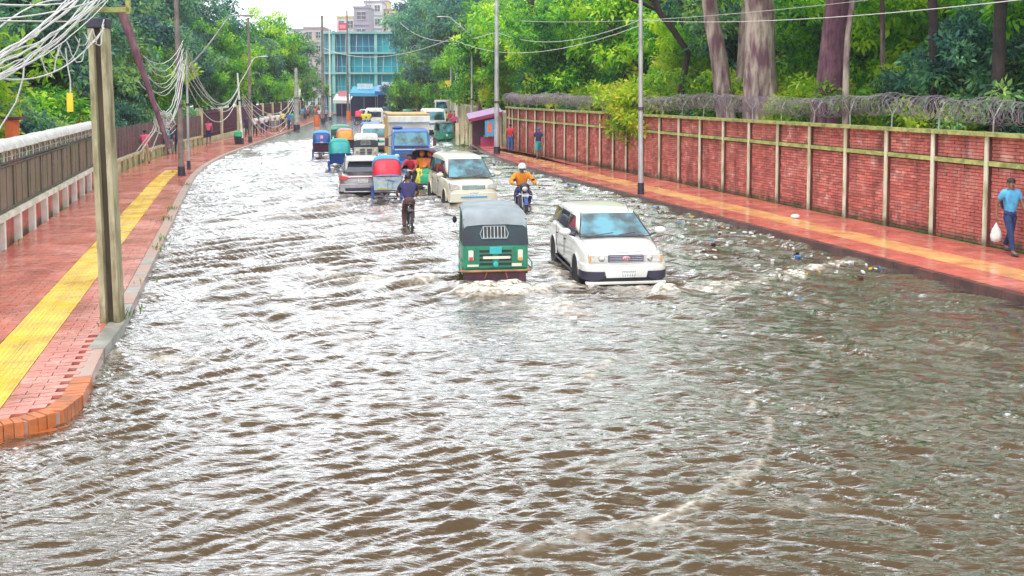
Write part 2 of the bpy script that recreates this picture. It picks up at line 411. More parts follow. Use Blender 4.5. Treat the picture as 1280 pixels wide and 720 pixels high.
# water: a wave field of real relief, finer near the camera
def water_mesh():
    ys = [4.6]
    while ys[-1] < 300: ys.append(ys[-1] + .023 * (max(ys[-1], 6) / 7) ** 1.42)
    ys = np.array(ys); nt = 620
    t = np.linspace(-1, 1, nt)
    Y, T = np.meshgrid(ys, t, indexing='ij')
    X = T * (Y * .60 + 4.4) + .02 * Y
    dy = .023 * (np.maximum(Y, 6) / 7) ** 1.42; dx = (Y * .60 + 4.4) * 2 / nt
    sp = np.maximum(dy, dx)
    rs = np.random.RandomState(3)
    def vn(x, y, seed):     # smooth value noise
        r = np.random.RandomState(seed).rand(256, 256)
        xi = np.floor(x).astype(int); yi = np.floor(y).astype(int); fx = x - xi; fy = y - yi
        fx = fx * fx * (3 - 2 * fx); fy = fy * fy * (3 - 2 * fy)
        a = r[xi & 255, yi & 255]; b = r[(xi + 1) & 255, yi & 255]; c = r[xi & 255, (yi + 1) & 255]; d = r[(xi + 1) & 255, (yi + 1) & 255]
        return (a * (1 - fx) + b * fx) * (1 - fy) + (c * (1 - fx) + d * fx) * fy
    wx = X + .35 * (vn(X * .9, Y * .9, 1) - .5) + .12 * (vn(X * 3, Y * 3, 2) - .5)
    wy = Y + .35 * (vn(X * .9, Y * .9, 3) - .5) + .12 * (vn(X * 3, Y * 3, 4) - .5)
    wy = wy + 5.0 * (np.sqrt(1 + ((wx - 1.2) / 4.5) ** 2) - 1) * np.where(wx < 1.2, 1.0, .55)
    hgt = np.zeros_like(X)
    for i in range(110):
        lam = .085 * (2.4 / .085) ** ((i + .5) / 110)
        th = rs.normal(.02, .32)
        kx, ky = math.sin(th) * 2 * PI / lam, math.cos(th) * 2 * PI / lam
        ph = rs.rand() * 2 * PI
        amp = .0031 * (lam / .4) * (1.18 if lam > .22 else 1.0)
        far = np.clip((Y - 4.5 - lam * 9) / (6 + lam * 6), 0, 1) if lam > .42 else 1.0
        amp = amp * far * (1 + 1.1 * np.clip((Y - 14) / 10, 0, 1) if lam > .45 else 1)
        fade = np.clip((lam / (sp + 1e-6) - 2.2) / 2.0, 0, 1)
        grp = .35 + 1.3 * vn(X / (lam * 5) + i * 7.1, Y / (lam * 3.2) + i * 3.7, 10 + i % 7)
        p = kx * wx + ky * wy + ph
        hgt += amp * fade * grp * (np.sin(p) + .34 * np.sin(2 * p + 1.4) + .12 * np.sin(3 * p + 2.6))
    rr0 = np.hypot((X - .9) * .92, Y - 18.5) + .5 * (vn(X * .5, Y * .5, 61) - .5)
    for lam, a_, r0, r1 in ((.62, .011, 3.0, 8.6), (.34, .006, 5.5, 9.4), (.95, .010, 2.0, 7.0)):
        env = np.clip((rr0 - r0) / 1.5, 0, 1) * np.clip((r1 - rr0) / .5, 0, 1) * np.clip((18 - Y) / 2, 0, 1) * (.3 + 1.2 * vn(X * .7, Y * .7, 62))
        hgt += a_ * env * (np.sin(2 * PI * rr0 / lam) + .35 * np.sin(4 * PI * rr0 / lam + 1.4))
    big = vn(X / 4.5, Y / 3.0, 31)
    calm = .55 + .9 * big
    hgt *= calm * (1 - .38 * np.exp(-((X + 2.5) / 3.5) ** 2 - ((Y - 7.5) / 2.6) ** 2))
    foam = np.zeros_like(X)
    # bow and stern waves of the vehicles: (centre x, y, half width, reach, height)
    def ridge(x0, y0, x1, y1, wd, amp, fo, turb=1.0):
        nonlocal hgt, foam
        vx, vy = x1 - x0, y1 - y0; L2 = vx * vx + vy * vy
        u = np.clip(((X - x0) * vx + (Y - y0) * vy) / L2, 0, 1)
        wob = (vn(X * 1.7, Y * 1.7, 41) - .5) * wd * 1.5 * turb
        d = np.hypot(X - x0 - u * vx, Y - y0 - u * vy) + wob
        e = np.exp(-(d / wd) ** 2)
        n1 = vn(X * 5, Y * 5, 42) ; n2 = vn(X * 13, Y * 13, 43)
        hgt += amp * e * (.35 + .9 * n1 + .5 * n2 * (sp < .12))
        foam = np.maximum(foam, fo * e * (.15 + 1.5 * n1 * (.4 + n2)))
    for a in FOAM: ridge(*a)
    foam = np.clip(foam, 0, 1)
    lim = .105 + .13 * foam; hgt = lim * np.tanh(hgt / lim)
    # streaks of fine foam on the open water
    st = vn(X * .8 + 2 * vn(X * .3, Y * .3, 51), Y * 2.2, 52); st2 = vn(X * 6, Y * 14, 53)
    foam = np.maximum(foam, np.clip((st - .80) * 3.0, 0, 1) * st2 * .6)
    nv, mv = Y.shape
    co = np.stack([X, Y, hgt], -1).reshape(-1, 3).astype(np.float32)
    idx = np.arange(nv * mv).reshape(nv, mv)
    q = np.stack([idx[:-1, :-1], idx[:-1, 1:], idx[1:, 1:], idx[1:, :-1]], -1).reshape(-1, 4)
    me = bpy.data.meshes.new('flood_water')
    me.vertices.add(len(co)); me.vertices.foreach_set('co', co.ravel())
    me.loops.add(q.size); me.loops.foreach_set('vertex_index', q.ravel().astype(np.int32))
    me.polygons.add(len(q)); me.polygons.foreach_set('loop_start', np.arange(0, q.size, 4, dtype=np.int32))
    me.update(calc_edges=True)
    me.polygons.foreach_set('use_smooth', np.ones(len(q), dtype=bool))
    at = me.attributes.new('foam', 'FLOAT', 'POINT'); at.data.foreach_set('value', foam.ravel().astype(np.float32))
    return me
def _r(u0, v0, u1, v1, wd, amp, fo, turb=1.0):
    a, b = G(u0, v0), G(u1, v1); return (a.x, a.y, b.x, b.y, wd, amp, fo, turb)
FOAM = [
    _r(576, 366, 670, 366, .34, .20, 1.3), _r(664, 364, 705, 382, .26, .08, .8), _r(705, 356, 840, 368, .22, .08, .9), _r(835, 364, 960, 354, .26, .05, .6), _r(960, 350, 1085, 322, .22, .07, .9), _r(600, 380, 720, 392, .30, .04, .6),
    _r(582, 360, 530, 352, .28, .05, .6), _r(530, 352, 395, 346, .22, .03, .5), _r(560, 420, 640, 412, .12, .02, .4), _r(735, 470, 770, 445, .10, .02, .5),
    _r(965, 545, 962, 525, .05, .012, .30), _r(962, 525, 940, 503, .05, .012, .25), _r(940, 503, 905, 490, .05, .010, .15), _r(965, 545, 945, 585, .05, .012, .35), _r(945, 585, 900, 615, .06, .013, .4), _r(900, 615, 845, 642, .07, .014, .45), _r(845, 642, 780, 660, .07, .012, .45), _r(780, 660, 640, 690, .06, .01, .2), _r(700, 350, 682, 330, .2, .05, .7),
    _r(395, 395, 450, 400, .10, .02, .4), _r(150, 440, 230, 452, .2, .02, .5), _r(425, 250, 470, 252, .3, .05, .45), _r(545, 262, 625, 262, .3, .05, .45), _r(470, 262, 520, 292, .3, .03, .3),
    _r(640, 262, 670, 262, .25, .05, .6), _r(385, 205, 440, 222, .6, .05, .6), _r(440, 255, 350, 272, .4, .03, .4)]
wm = bpy.data.materials.new('muddy_flood_water'); wm.use_nodes = True
n, l = wm.node_tree.nodes, wm.node_tree.links
n.clear()
def nd(tp, **k):
    x = n.new(tp)
    for a, v in k.items():
        if a.startswith('i_'): x.inputs[a[2:].replace('_', ' ')].default_value = v
        else: setattr(x, a, v)
    return x
ge = nd('ShaderNodeNewGeometry'); at = nd('ShaderNodeAttribute', attribute_name='foam')
mp = nd('ShaderNodeMapping'); mp.inputs['Scale'].default_value = (1, 1.8, 1); l.new(ge.outputs['Position'], mp.inputs[0])
nf = nd('ShaderNodeTexNoise', i_Scale=9, i_Detail=6); l.new(mp.outputs[0], nf.inputs['Vector'])
mul = nd('ShaderNodeMath', operation='MULTIPLY_ADD'); mul.inputs[1].default_value = 1.5; mul.inputs[2].default_value = -.45; l.new(nf.outputs[0], mul.inputs[0])
ad = nd('ShaderNodeMath', operation='MULTIPLY'); l.new(at.outputs['Fac'], ad.inputs[0]); l.new(mul.outputs[0], ad.inputs[1])
fm = nd('ShaderNodeMath', operation='MULTIPLY', use_clamp=True); fm.inputs[1].default_value = 2.4; l.new(ad.outputs[0], fm.inputs[0])
nm = nd('ShaderNodeTexNoise', i_Scale=.35, i_Detail=4); l.new(mp.outputs[0], nm.inputs['Vector'])
mud = nd('ShaderNodeMix', data_type='RGBA'); mud.inputs[6].default_value = (.046, .026, .008, 1); mud.inputs[7].default_value = (.080, .049, .018, 1); l.new(nm.outputs[0], mud.inputs[0])
mc = nd('ShaderNodeMix', data_type='RGBA'); mc.inputs[7].default_value = (.84, .78, .67, 1); l.new(mud.outputs[2], mc.inputs[6]); l.new(fm.outputs[0], mc.inputs[0])
# fine ripples: long across the flow, short along it
mp2 = nd('ShaderNodeMapping'); mp2.inputs['Scale'].default_value = (.42, 1.5, 1); mp2.inputs['Rotation'].default_value = (0, 0, -.22); l.new(ge.outputs['Position'], mp2.inputs[0])
nb = nd('ShaderNodeTexNoise', i_Scale=11, i_Detail=4, i_Roughness=.55, i_Distortion=.9); l.new(mp2.outputs[0], nb.inputs['Vector'])
nb2 = nd('ShaderNodeTexNoise', i_Scale=4.2, i_Detail=3, i_Distortion=.6); l.new(mp2.outputs[0], nb2.inputs['Vector'])
bp2 = nd('ShaderNodeBump', i_Strength=1.0, i_Distance=.034); l.new(nb2.outputs[0], bp2.inputs['Height'])
bp = nd('ShaderNodeBump', i_Strength=1.0, i_Distance=.012); l.new(nb.outputs[0], bp.inputs['Height']); l.new(bp2.outputs[0], bp.inputs['Normal'])
fr = nd('ShaderNodeFresnel', i_IOR=1.34); l.new(bp.outputs[0], fr.inputs['Normal'])
mr = nd('ShaderNodeMapRange'); mr.inputs[1].default_value = .042; mr.inputs[2].default_value = .145; mr.inputs[3].default_value = .03; mr.inputs[4].default_value = .97; l.new(fr.outputs[0], mr.inputs[0])
inv = nd('ShaderNodeMath', operation='MULTIPLY_ADD'); inv.inputs[1].default_value = -.85; inv.inputs[2].default_value = 1.0; l.new(fm.outputs[0], inv.inputs[0])
fac = nd('ShaderNodeMath', operation='MULTIPLY'); l.new(mr.outputs[0], fac.inputs[0]); l.new(inv.outputs[0], fac.inputs[1])
df = nd('ShaderNodeBsdfDiffuse'); l.new(mc.outputs[2], df.inputs['Color']); l.new(bp.outputs[0], df.inputs['Normal'])
gl = nd('ShaderNodeBsdfGlossy', i_Roughness=.06); l.new(bp.outputs[0], gl.inputs['Normal']); gl.inputs['Color'].default_value = (.76, .755, .75, 1)
ms = nd('ShaderNodeMixShader'); l.new(fac.outputs[0], ms.inputs[0]); l.new(df.outputs[0], ms.inputs[1]); l.new(gl.outputs[0], ms.inputs[2])
mo = nd('ShaderNodeOutputMaterial'); l.new(ms.outputs[0], mo.inputs[0])
wme = water_mesh(); wme.materials.append(wm)
wob = bpy.data.objects.new('flood_water', wme); COL.objects.link(wob); wob['kind'] = 'structure'

# floating litter in the gutter by the right kerb and a little elsewhere
def litter(seed, count, col):
    mb = MB(); r = random.Random(seed)
    for i in range(count):
        if r.random() < .93: s, nn = 17 + 36 * r.random() ** 1.1, N_RK - .15 - abs(r.gauss(0, 1.5)); nn = max(nn, N_RK - 5)
        else: s, nn = r.uniform(14, 60), r.uniform(0, N_RK)
        p = S(s, nn, .018); a = r.uniform(.03, .10); bq = a * r.uniform(.4, 1.3); th = r.random() * PI
        mb.box((p.x, p.y, .055), (a * 1.5, bq, .03), rz=th, rx=r.uniform(-.2, .2), ry=r.uniform(-.2, .2))
    o = part('floating_litter', mb, col); o['kind'] = 'stuff'
    return tag(o, 'scraps of ' + col.name.split('_')[-1] + ' coloured litter floating in the gutter water by the right kerb', 'litter')
litter(1, 240, pm('litter_white', (.7, .7, .68), .5)); litter(2, 34, pm('litter_blue', (.06, .22, .55), .5)); litter(3, 30, pm('litter_yellow', (.65, .45, .05), .5)); litter(4, 90, pm('litter_brown', (.10, .055, .03), .6))

# ------------------------------------------------------------ left pavement
kerb_px = [(156, 406), (134, 432), (116, 471), (105, 494), (80, 514), (40, 526), (0, 534), (-60, 546), (-160, 560), (-330, 575)]
corner = [G(u, v, PAVE) for u, v in kerb_px]
ks = [S(s, N_LK, PAVE) for s in np.arange(16, 212, 2.0)][::-1]
edge = ks + [Vector((p.x, p.y, PAVE)) for p in corner[1:]]
def inset(line, d):
    out = []
    for i, p in enumerate(line):
        t = (line[min(i + 1, len(line) - 1)] - line[max(i - 1, 0)]).normalized()
        out.append(Vector((p.x + t.y * d, p.y - t.x * d, p.z)))
    return out
KW = .25
ein = inset(edge, KW)      # travelling towards the camera, the pavement lies on the right-hand side
left_edge_far = [S(s, N_FENCE + .05, PAVE) for s in np.arange(14, 212, 2.0)]
pav = MB(); poly = [(p.x, p.y) for p in ein] + [(left_edge_far[0].x - 4, left_edge_far[0].y - 4.2)] + [(p.x, p.y) for p in left_edge_far]
bmv = MB(); nP = len(poly)
me = bpy.data.meshes.new('pavement')
bmm = bmesh.new(); vs_ = [bmm.verts.new((x, y, PAVE - .03)) for x, y in poly]; f = bmm.faces.new(vs_)
ex = bmesh.ops.extrude_face_region(bmm, geom=[f]); 
for v in [e for e in ex['geom'] if isinstance(e, bmesh.types.BMVert)]: v.co.z = -.4
bmesh.ops.triangulate(bmm, faces=[x for x in bmm.faces if len(x.verts) > 4]); bmesh.ops.recalc_face_normals(bmm, faces=bmm.faces)
bmm.to_mesh(me); bmm.free(); me.materials.append(M['pave_bed'])
pav_o = bpy.data.objects.new('left_pavement', me); COL.objects.link(pav_o); pav_o['kind'] = 'structure'
# pavers: 300 largest as parts, the others joined, rows across the pavement
def inside(x, y, P):
    c = False; j = len(P) - 1
    for i in range(len(P)):
        if (P[i][1] > y) != (P[j][1] > y) and x < (P[j][0] - P[i][0]) * (y - P[i][1]) / (P[j][1] - P[i][1]) + P[i][0]: c = not c
        j = i
    return c
def unit_box(name, d, m, z0=0, bev=0):
    return mesh_from(name, MB().box((0, 0, z0), d), m, bevel=bev)
TAC0, TAC1 = -3.32, -2.66        # the yellow strip in n
PL, PWD, PH = .30, .15, .035
pv_me = unit_box('paver', (PL - .012, PWD - .012, PH), M['paver'], -PH / 2 + .004)
spots = []
s = 8.0; row = 0
while s < 46:
    for za, zb, cnt in ((N_FENCE + .06, TAC0 - .005, 6), (TAC1 + .005, N_LK - KW, 2)):
        pw = (zb - za) / cnt; cells_ = [(za + pw * (i + .5), 1.0) for i in range(cnt)] if row % 2 == 0 else [(za + pw * .25, .5)] + [(za + pw * (i + 1), 1.0) for i in range(cnt - 1)] + [(zb - pw * .25, .5)]
        for nn, k in cells_:
            p = S(s, nn)
            if inside(p.x, p.y, poly) and inside(p.x + .06, p.y - .04, poly): spots.append((p.y, p.x, s, k * (pw - .012) / (PL - .012)))
    s += PWD; row += 1
vis = [q for q in spots if -.56 < q[1] / q[0] < .6]
hid = [q for q in spots if not (-.56 < q[1] / q[0] < .6)]
vis.sort(); 
for q in vis[:290]:
    share('paver', pv_me, pav_o, (q[1], q[0], PAVE + rnd.uniform(-.002, .002)), (rnd.uniform(-.006, .006), rnd.uniform(-.006, .006), head(q[2])), (q[3], 1, 1))
rest = MB()
for q in vis[290:] + hid: rest.box((q[1], q[0], PAVE - PH / 2 + .004 + rnd.uniform(-.002, .002)), ((PL - .012) * q[3], PWD - .012, PH), rz=head(q[2]))
o = part('pavers_farther_off', rest, M['paver'], pav_o); o['kind'] = 'stuff'
o = part('paving_far', strip(N_FENCE + .06, N_LK - KW, PAVE + .002, 45.9, 210, 3), M['paver'], pav_o)
# tactile tiles
def tac_tile(name, m, side=.33):
    mb = MB().box((0, 0, -.012), (side - .006, side - .006, .03))
    for i in range(4): mb.box(((i - 1.5) * .075, 0, .0065), (.032, side - .04, .009))
    return mesh_from(name, mb, m)
tt = tac_tile('tactile_tile', M['tactile'])
cells = []
s = 8.0
while s < 47:
    for i in range(2):
        p = S(s, TAC0 + .165 + .33 * i)
        if inside(p.x, p.y, poly): cells.append((p.y, p.x, s))
    s += .33
cells.sort(); vis = [c for c in cells if c[1] / c[0] > -.56]
for c in vis[:290]: share('tactile_tile', tt, pav_o, (c[1], c[0], PAVE + .002 + rnd.uniform(-.002, .002)), (0, 0, head(c[2])))
rest = MB()
for c in vis[290:] + [c for c in cells if c[1] / c[0] <= -.56]:
    p = (c[1], c[0]); rest.box((p[0], p[1], PAVE - .01), (.324, .324, .03), rz=head(c[2]))
    nv_ = S(0, 1) - S(0, 0)
    for i in range(4): rest.box((p[0] + nv_.x * (i - 1.5) * .075, p[1] + nv_.y * (i - 1.5) * .075, PAVE + .0085), (.032, .29, .009), rz=head(c[2]))
o = part('tactile_tiles_farther_off', rest, M['tactile'], pav_o); o['kind'] = 'stuff'
# kerb: bricks round the corner, grey stones along the straight
def along(line, step, start=0):
    out = []; acc = -start
    for a, b in zip(line[:-1], line[1:]):
        L = (b - a).length; d = b - a; t0 = acc
        while t0 <= L:
            if t0 >= 0: out.append((a + d * (t0 / L), math.atan2(d.y, d.x)))
            t0 += step
        acc = t0 - L
    return out
mid = inset(edge, KW / 2)
mid_near = [p for p in mid if p.y < 48]
mid_far = [p for p in mid if p.y >= 46.5]
kerb = part('left_kerb', MB().loft([[(p.x, p.y, PAVE - .005), (q.x, q.y, PAVE - .005), (q.x, q.y, -.4), (p.x, p.y, -.4)] for p, q in zip(inset(edge, .03), ein)], closed=True), M['kerb_red']); kerb['kind'] = 'structure'
br = unit_box('kerb_brick', (.098, KW - .01, .20), M['orange_brick'], -.10, .006)
st = unit_box('kerb_stone', (.29, KW - .01, .24), M['kerb_stone'], -.12, .008)
cs = corner[0]
for p, a in along([p for p in mid_near if p.y < 12.6] , .108): share('kerb_brick', br, kerb, (p.x, p.y, PAVE + .012 + rnd.uniform(-.006, .006)), (rnd.uniform(-.03, .03), rnd.uniform(-.02, .02), a + rnd.uniform(-.03, .03)))
st2 = st.copy(); st2.materials[0] = M['kerb_red']
for p, a in along([p for p in mid_near if p.y > 12.3], .30): share('kerb_stone', st if p.y < 16.5 or rnd.random() < .12 else st2, kerb, (p.x, p.y, PAVE + .010 + rnd.uniform(-.005, .005)), (0, rnd.uniform(-.01, .01), a))
br2 = unit_box('kerb_brick', (.22, .10, .07), M['orange_brick'], 0, .006)
for rw in range(2):
    for p, a in along(inset([p for p in edge if p.y < 11.3], -.035), .232, .1 * rw): share('kerb_brick', br2, kerb, (p.x, p.y, -.035 - rw * .08), (0, 0, a))

# ------------------------------------------------------------ right pavement
rp = strip(N_RK + .2, N_WALL - .02, PAVE - .03, 2, 200, 2, -.4)
rpo = struct('right_pavement', rp, M['pave_bed'])
R0, R1 = 14.6, 15.5
pr_me = unit_box('paver', (.3 - .012, .3 - .012, PH), M['paver_r'], -PH / 2 + .004)
yr_me = unit_box('yellow_paver', (.3 - .010, .3 - .010, PH), M['tactile_r'], -PH / 2 + .005)
tiles = []
s = 10.0
while s < 62:
    nn = N_RK + .2 + .15
    while nn < N_WALL - .12:
        p = S(s, nn); tiles.append((p.y, p.x, s, nn)); nn += .3
    s += .3
tiles.sort()
vis = [t for t in tiles if t[1] / t[0] < .56]
red = [t for t in vis if not R0 < t[3] < R1]; yel = [t for t in vis if R0 < t[3] < R1]
for q in red[:290]: share('paver', pr_me, rpo, (q[1], q[0], PAVE + rnd.uniform(-.002, .002)), (rnd.uniform(-.005, .005), rnd.uniform(-.005, .005), head(q[2])))
for q in yel[:290]: share('yellow_paver', yr_me, rpo, (q[1], q[0], PAVE + rnd.uniform(-.002, .002)), (rnd.uniform(-.005, .005), rnd.uniform(-.005, .005), head(q[2])))
for nm_, lst, mm in (('pavers_farther_off', red[290:] + [t for t in tiles if t[1] / t[0] >= .56 and not R0 < t[3] < R1], M['paver_r']), ('yellow_pavers_farther_off', yel[290:] + [t for t in tiles if t[1] / t[0] >= .56 and R0 < t[3] < R1], M['tactile_r'])):
    rest = MB()
    for q in lst: rest.box((q[1], q[0], PAVE - PH / 2 + .004), (.288, .288, PH), rz=head(q[2]))
    o = part(nm_, rest, mm, rpo); o['kind'] = 'stuff'
part('paving_far', strip(N_RK + .2, N_WALL - .02, PAVE + .002, 61.9, 200, 3), M['paver_r'], rpo)
rk = struct('right_kerb', strip(N_RK + .02, N_RK + .19, PAVE - .01, 2, 200, 2, -.4), M['maroon'])
rks = unit_box('kerb_stone', (.17, .58, .2), pm('dark_wet_kerb', (.13, .055, .045), .35, col2=(.06, .03, .03), scale=3, bump=.5), -.1, .01)
s = 5.0; c_ = 0
while s < 95:
    p = S(s, N_RK + .1); share('kerb_stone', rks, rk, (p.x, p.y, PAVE + .008 + rnd.uniform(-.008, .008)), (0, 0, head(s) + rnd.uniform(-.01, .01))); s += .6

# weeds in the joints of the left kerb
wd = MB(); r = random.Random(8)
for (u, v, k) in ((156, 398, 26), (205, 275, 30), (215, 262, 30), (208, 300, 24), (200, 312, 18), (232, 232, 30), (182, 352, 10), (222, 215, 24), (290, 186, 20), (30, 302, 10), (78, 262, 8)):
    c = G(u, v, PAVE)
    for i in range(k):
        a = r.random() * 2 * PI; L = r.uniform(.05, .16); b0 = c + Vector((r.gauss(0, .12), r.gauss(0, .25), 0)); wq = .012
        tip = b0 + Vector((math.cos(a) * L * .7, math.sin(a) * L * .7, L)); sd_ = Vector((-math.sin(a), math.cos(a), 0)) * wq
        m1 = b0.lerp(tip, .5) + Vector((0, 0, .02))
        wd.add([b0 - sd_ * .4, b0 + sd_ * .4, m1 + sd_, tip, m1 - sd_], [(0, 1, 2, 3, 4)])
o = part('kerb_weeds', wd, leaf_mat('weed_leaf', [(.05, .14, .02), (.14, .26, .03), (.28, .34, .05)])); o['kind'] = 'stuff'; tag(o, 'green weeds sprouting along the left kerb stones', 'weeds')

# ------------------------------------------------------------ right brick wall
WH, BAY = 2.7, 1.83
wall = thing('brick_wall', 'long red brick boundary wall with pale pillars along the right pavement', 'wall')
wall_s = [20.55 + BAY * k for k in range(-10, 25)]
bk = strip(N_WALL + .20, N_WALL + .32, WH - .10, wall_s[0], wall_s[-1], BAY / 2, -.3)
part('mortar_core', bk, M['mortar'], wall)
pil_me = unit_box('pillar', (.11, .05, WH + .03), M['pillar'], (WH + .03) / 2, .012)
pier_me = unit_box('pier', (.10, .15, WH), M['pier'], WH / 2)
for s in wall_s:
    q_ = S(s, N_WALL + .125); share('pier', pier_me, wall, (q_.x, q_.y, PAVE - .06), (0, 0, head(s) + PI / 2)); p = S(s, N_WALL + .025); share('pillar', pil_me, wall, (p.x, p.y, PAVE - .06), (0, 0, head(s) + PI / 2 + rnd.uniform(-.01, .01)), (1, 1, 1))
def hbar(s0, s1, n0, n1, z0, z1, mb):
    k = 3; rings = []
    for i in range(k + 1):
        s = s0 + (s1 - s0) * i / k; a, b = S(s, n0), S(s, n1); jz = rnd.uniform(-.004, .004)
        rings.append([(a.x, a.y, z0), (a.x, a.y, z1 + jz), (b.x, b.y, z1 + jz), (b.x, b.y, z0)])
    return mb.loft(rings)
for a, b_ in zip(wall_s[:-1], wall_s[1:]):
    part('coping', hbar(a + .01, b_ - .01, N_WALL - .06, N_WALL + .30, WH + PAVE - .10, WH + PAVE - .005, MB()), M['mossy'], wall)
    part('band', hbar(a + .057, b_ - .057, N_WALL + .01, N_WALL + .198, WH + PAVE - .80, WH + PAVE - .69, MB()), M['mossy'], wall)
BL, BH = .245, .082
brk_me = unit_box('brick', (BL - .014, .10, BH - .012), M['brick'])
bl = []
for a, b_ in zip(wall_s[:-1], wall_s[1:]):
    z = PAVE - .02; row = 0
    while z < WH + PAVE - .12:
        if not (WH + PAVE - .84 < z + BH / 2 < WH + PAVE - .66):
            x = a + .07 + (BL * .5 if row % 2 else 0)
            if row % 2: bl.append((a + .07 + BL * .25, z + BH / 2, .5))
            while x + BL < b_ - .06: bl.append((x + BL / 2, z + BH / 2, 1)); x += BL
            w_ = b_ - .07 - x
            if w_ > .05: bl.append((x + w_ / 2, z + BH / 2, w_ / BL))
        z += BH; row += 1
bl = [(s, z, k, S(s, N_WALL + .17)) for s, z, k in bl]
near = sorted([q for q in bl if q[3].x / q[3].y < .535 and q[3].y < 27], key=lambda q: q[3].y)
near_ids = set(id(q) for q in near[:295])
rest = MB()
for q in bl:
    s, z, k, p = q; dn = rnd.uniform(-.006, .006)
    if id(q) in near_ids: share('brick', brk_me, wall, (p.x + dn, p.y, z), (rnd.uniform(-.02, .02), 0, head(s) + PI / 2), (k, 1, 1))
    else: rest.box((p.x + dn, p.y, z), ((BL - .014) * k, .10, BH - .012), rz=head(s) + PI / 2)
o = part('bricks_farther_off', rest, M['brick'], wall); o['kind'] = 'stuff'
# Y brackets and razor wire
def bracket_mb():
    mb = MB().tube([(0, 0, 0), (0, 0, .38)], .018, 6)
    for sg in (-1, 1): mb.tube([(0, 0, .36), (sg * .30, 0, .72)], .015, 6)
    return mb
yb = mesh_from('wire_bracket', bracket_mb(), M['conc_grey'])
rw_ = thing('razor_wire', 'tangled coil of rusty razor wire on Y brackets along the brick wall top', 'razor wire')
for i, s in enumerate(wall_s):
    p = S(s - .08, N_WALL + .12); share('bracket', yb, rw_, (p.x, p.y, WH + PAVE - .02), (rnd.uniform(-.06, .06), rnd.uniform(-.1, .1), head(s) + PI / 2 * (.15 if i % 2 else .3)))
coil = MB(); rr_ = random.Random(3)
for c_i, (dn, dz, rad, pitch) in enumerate(((-.10, .56, .27, .17), (.14, .60, .25, .15), (.02, .50, .22, .21))):
    pts = []; s = 3.0; a = 0
    while s < wall_s[-1]:
        rj = rad * (1 + .16 * math.sin(s * 1.1 + c_i * 2) + .10 * math.sin(s * 3.1) + rr_.uniform(-.07, .07))
        sag = .06 * math.sin(s * .63) - .06 * math.sin(PI * ((s - wall_s[0]) % BAY) / BAY)
        pts.append(S(s + .06 * math.sin(a * 1.3), N_WALL + .12 + dn + rj * math.cos(a), WH + PAVE + dz + sag + rj * math.sin(a))); a += PI / 5; s += pitch / 10
    coil.tube(pts, .0055, 3, cap=False)
o = part('wire_coil', coil, M['wire'], rw_)

# ------------------------------------------------------------ left fence, first stretch (white pilasters, metal sheets, arched lattice, coping)
FB = 1.745
fs = [40.2 - FB * k for k in range(15)][::-1]
fence = thing('boundary_fence', 'near left fence of brown metal sheets on white pilasters under a pale rounded coping', 'fence')
part('low_wall', strip(N_FENCE - .20, N_FENCE - .06, .80, fs[0], fs[-1], FB, -.3), M['brick'], fence)
pl_me = unit_box('pilaster', (.17, .20, .78), M['white_paint'], .39, .01)
ledge = strip(N_FENCE - .24, N_FENCE + .08, .93, fs[0], fs[-1] + .5, FB, .80); part('ledge', ledge, M['white_paint'], fence)
part('moss_strip', strip(N_FENCE - .20, N_FENCE - .02, .955, fs[0], fs[-1], FB, .932), M['moss_ledge'], fence)
for s in fs: p = S(s, N_FENCE + .0); share('pilaster', pl_me, fence, (p.x, p.y, .02), (0, 0, head(s) + PI / 2))
for a, b_ in zip(fs[:-1], fs[1:]):
    mb = MB(); k = 5
    for i in range(k):     # pressed sheet with shallow folds
        x0 = a + .02 + (b_ - a - .04) * i / k; x1 = a + .02 + (b_ - a - .04) * (i + 1) / k - .006
        mb.slab([S(x0, N_FENCE - .08 + .012 * (i % 2), 1.0), S(x1, N_FENCE - .08 + .012 * (i % 2), 1.0), S(x1, N_FENCE - .08 + .012 * (i % 2), 1.98), S(x0, N_FENCE - .08 + .012 * (i % 2), 1.98)], .008)
    part('metal_sheet', mb, M['dark_sheet'], fence)
    mb = MB()          # lattice with paired arched openings
    for i in range(4):
        x = a + (b_ - a) * (i + .0) / 4; p, q = S(x, N_FENCE - .10, 2.10), S(x, N_FENCE - .10, 2.44); mb.tube([p, q], .026 if i % 2 else .048, 4)
    for i in (0, 2):
        x0 = a + (b_ - a) * i / 4; x1 = a + (b_ - a) * (i + 2) / 4; cx, hw = (x0 + x1) / 2, (x1 - x0) / 2
        mb.tube([S(cx + hw * math.cos(t), N_FENCE - .10, 2.24 + .17 * math.sin(t)) for t in np.linspace(0, PI, 9)], .036, 4)
        for sg in (-1, 1): mb.add([S(cx + sg * hw, N_FENCE - .09, 2.26), S(cx + sg * hw, N_FENCE - .09, 2.45), S(cx + sg * hw * .35, N_FENCE - .09, 2.45), S(cx + sg * hw * .72, N_FENCE - .09, 2.37)], [(0, 1, 2, 3)])
    mb.tube([S(a, N_FENCE - .10, 2.22), S(b_, N_FENCE - .10, 2.22)], .013, 4)
    part('arched_lattice', mb, M['lattice'], fence)
for z_, r_ in ((2.03, .035), (2.10, .022), (.985, .028)):
    part('rail', MB().tube([S(s, N_FENCE - .05, z_) for s in fs], r_, 5), M['rail'], fence)
for s in fs: part('upright', MB().tube([S(s, N_FENCE - .05, .95), S(s, N_FENCE - .05, 2.12)], .016, 5), M['rail'], fence)
cp = MB(); rings = []
rk_ = random.Random(4)
for s in np.arange(fs[0], fs[-1] + .3, .35):
    w0, h0, j = .22 * rk_.uniform(.98, 1.02), .25 * rk_.uniform(.97, 1.03), rk_.uniform(-.008, .008)
    rings.append([S(s, N_FENCE - .10 + w0 * math.cos(t), 2.43 + h0 * math.sin(t) + j) for t in np.linspace(0, PI, 8)] )
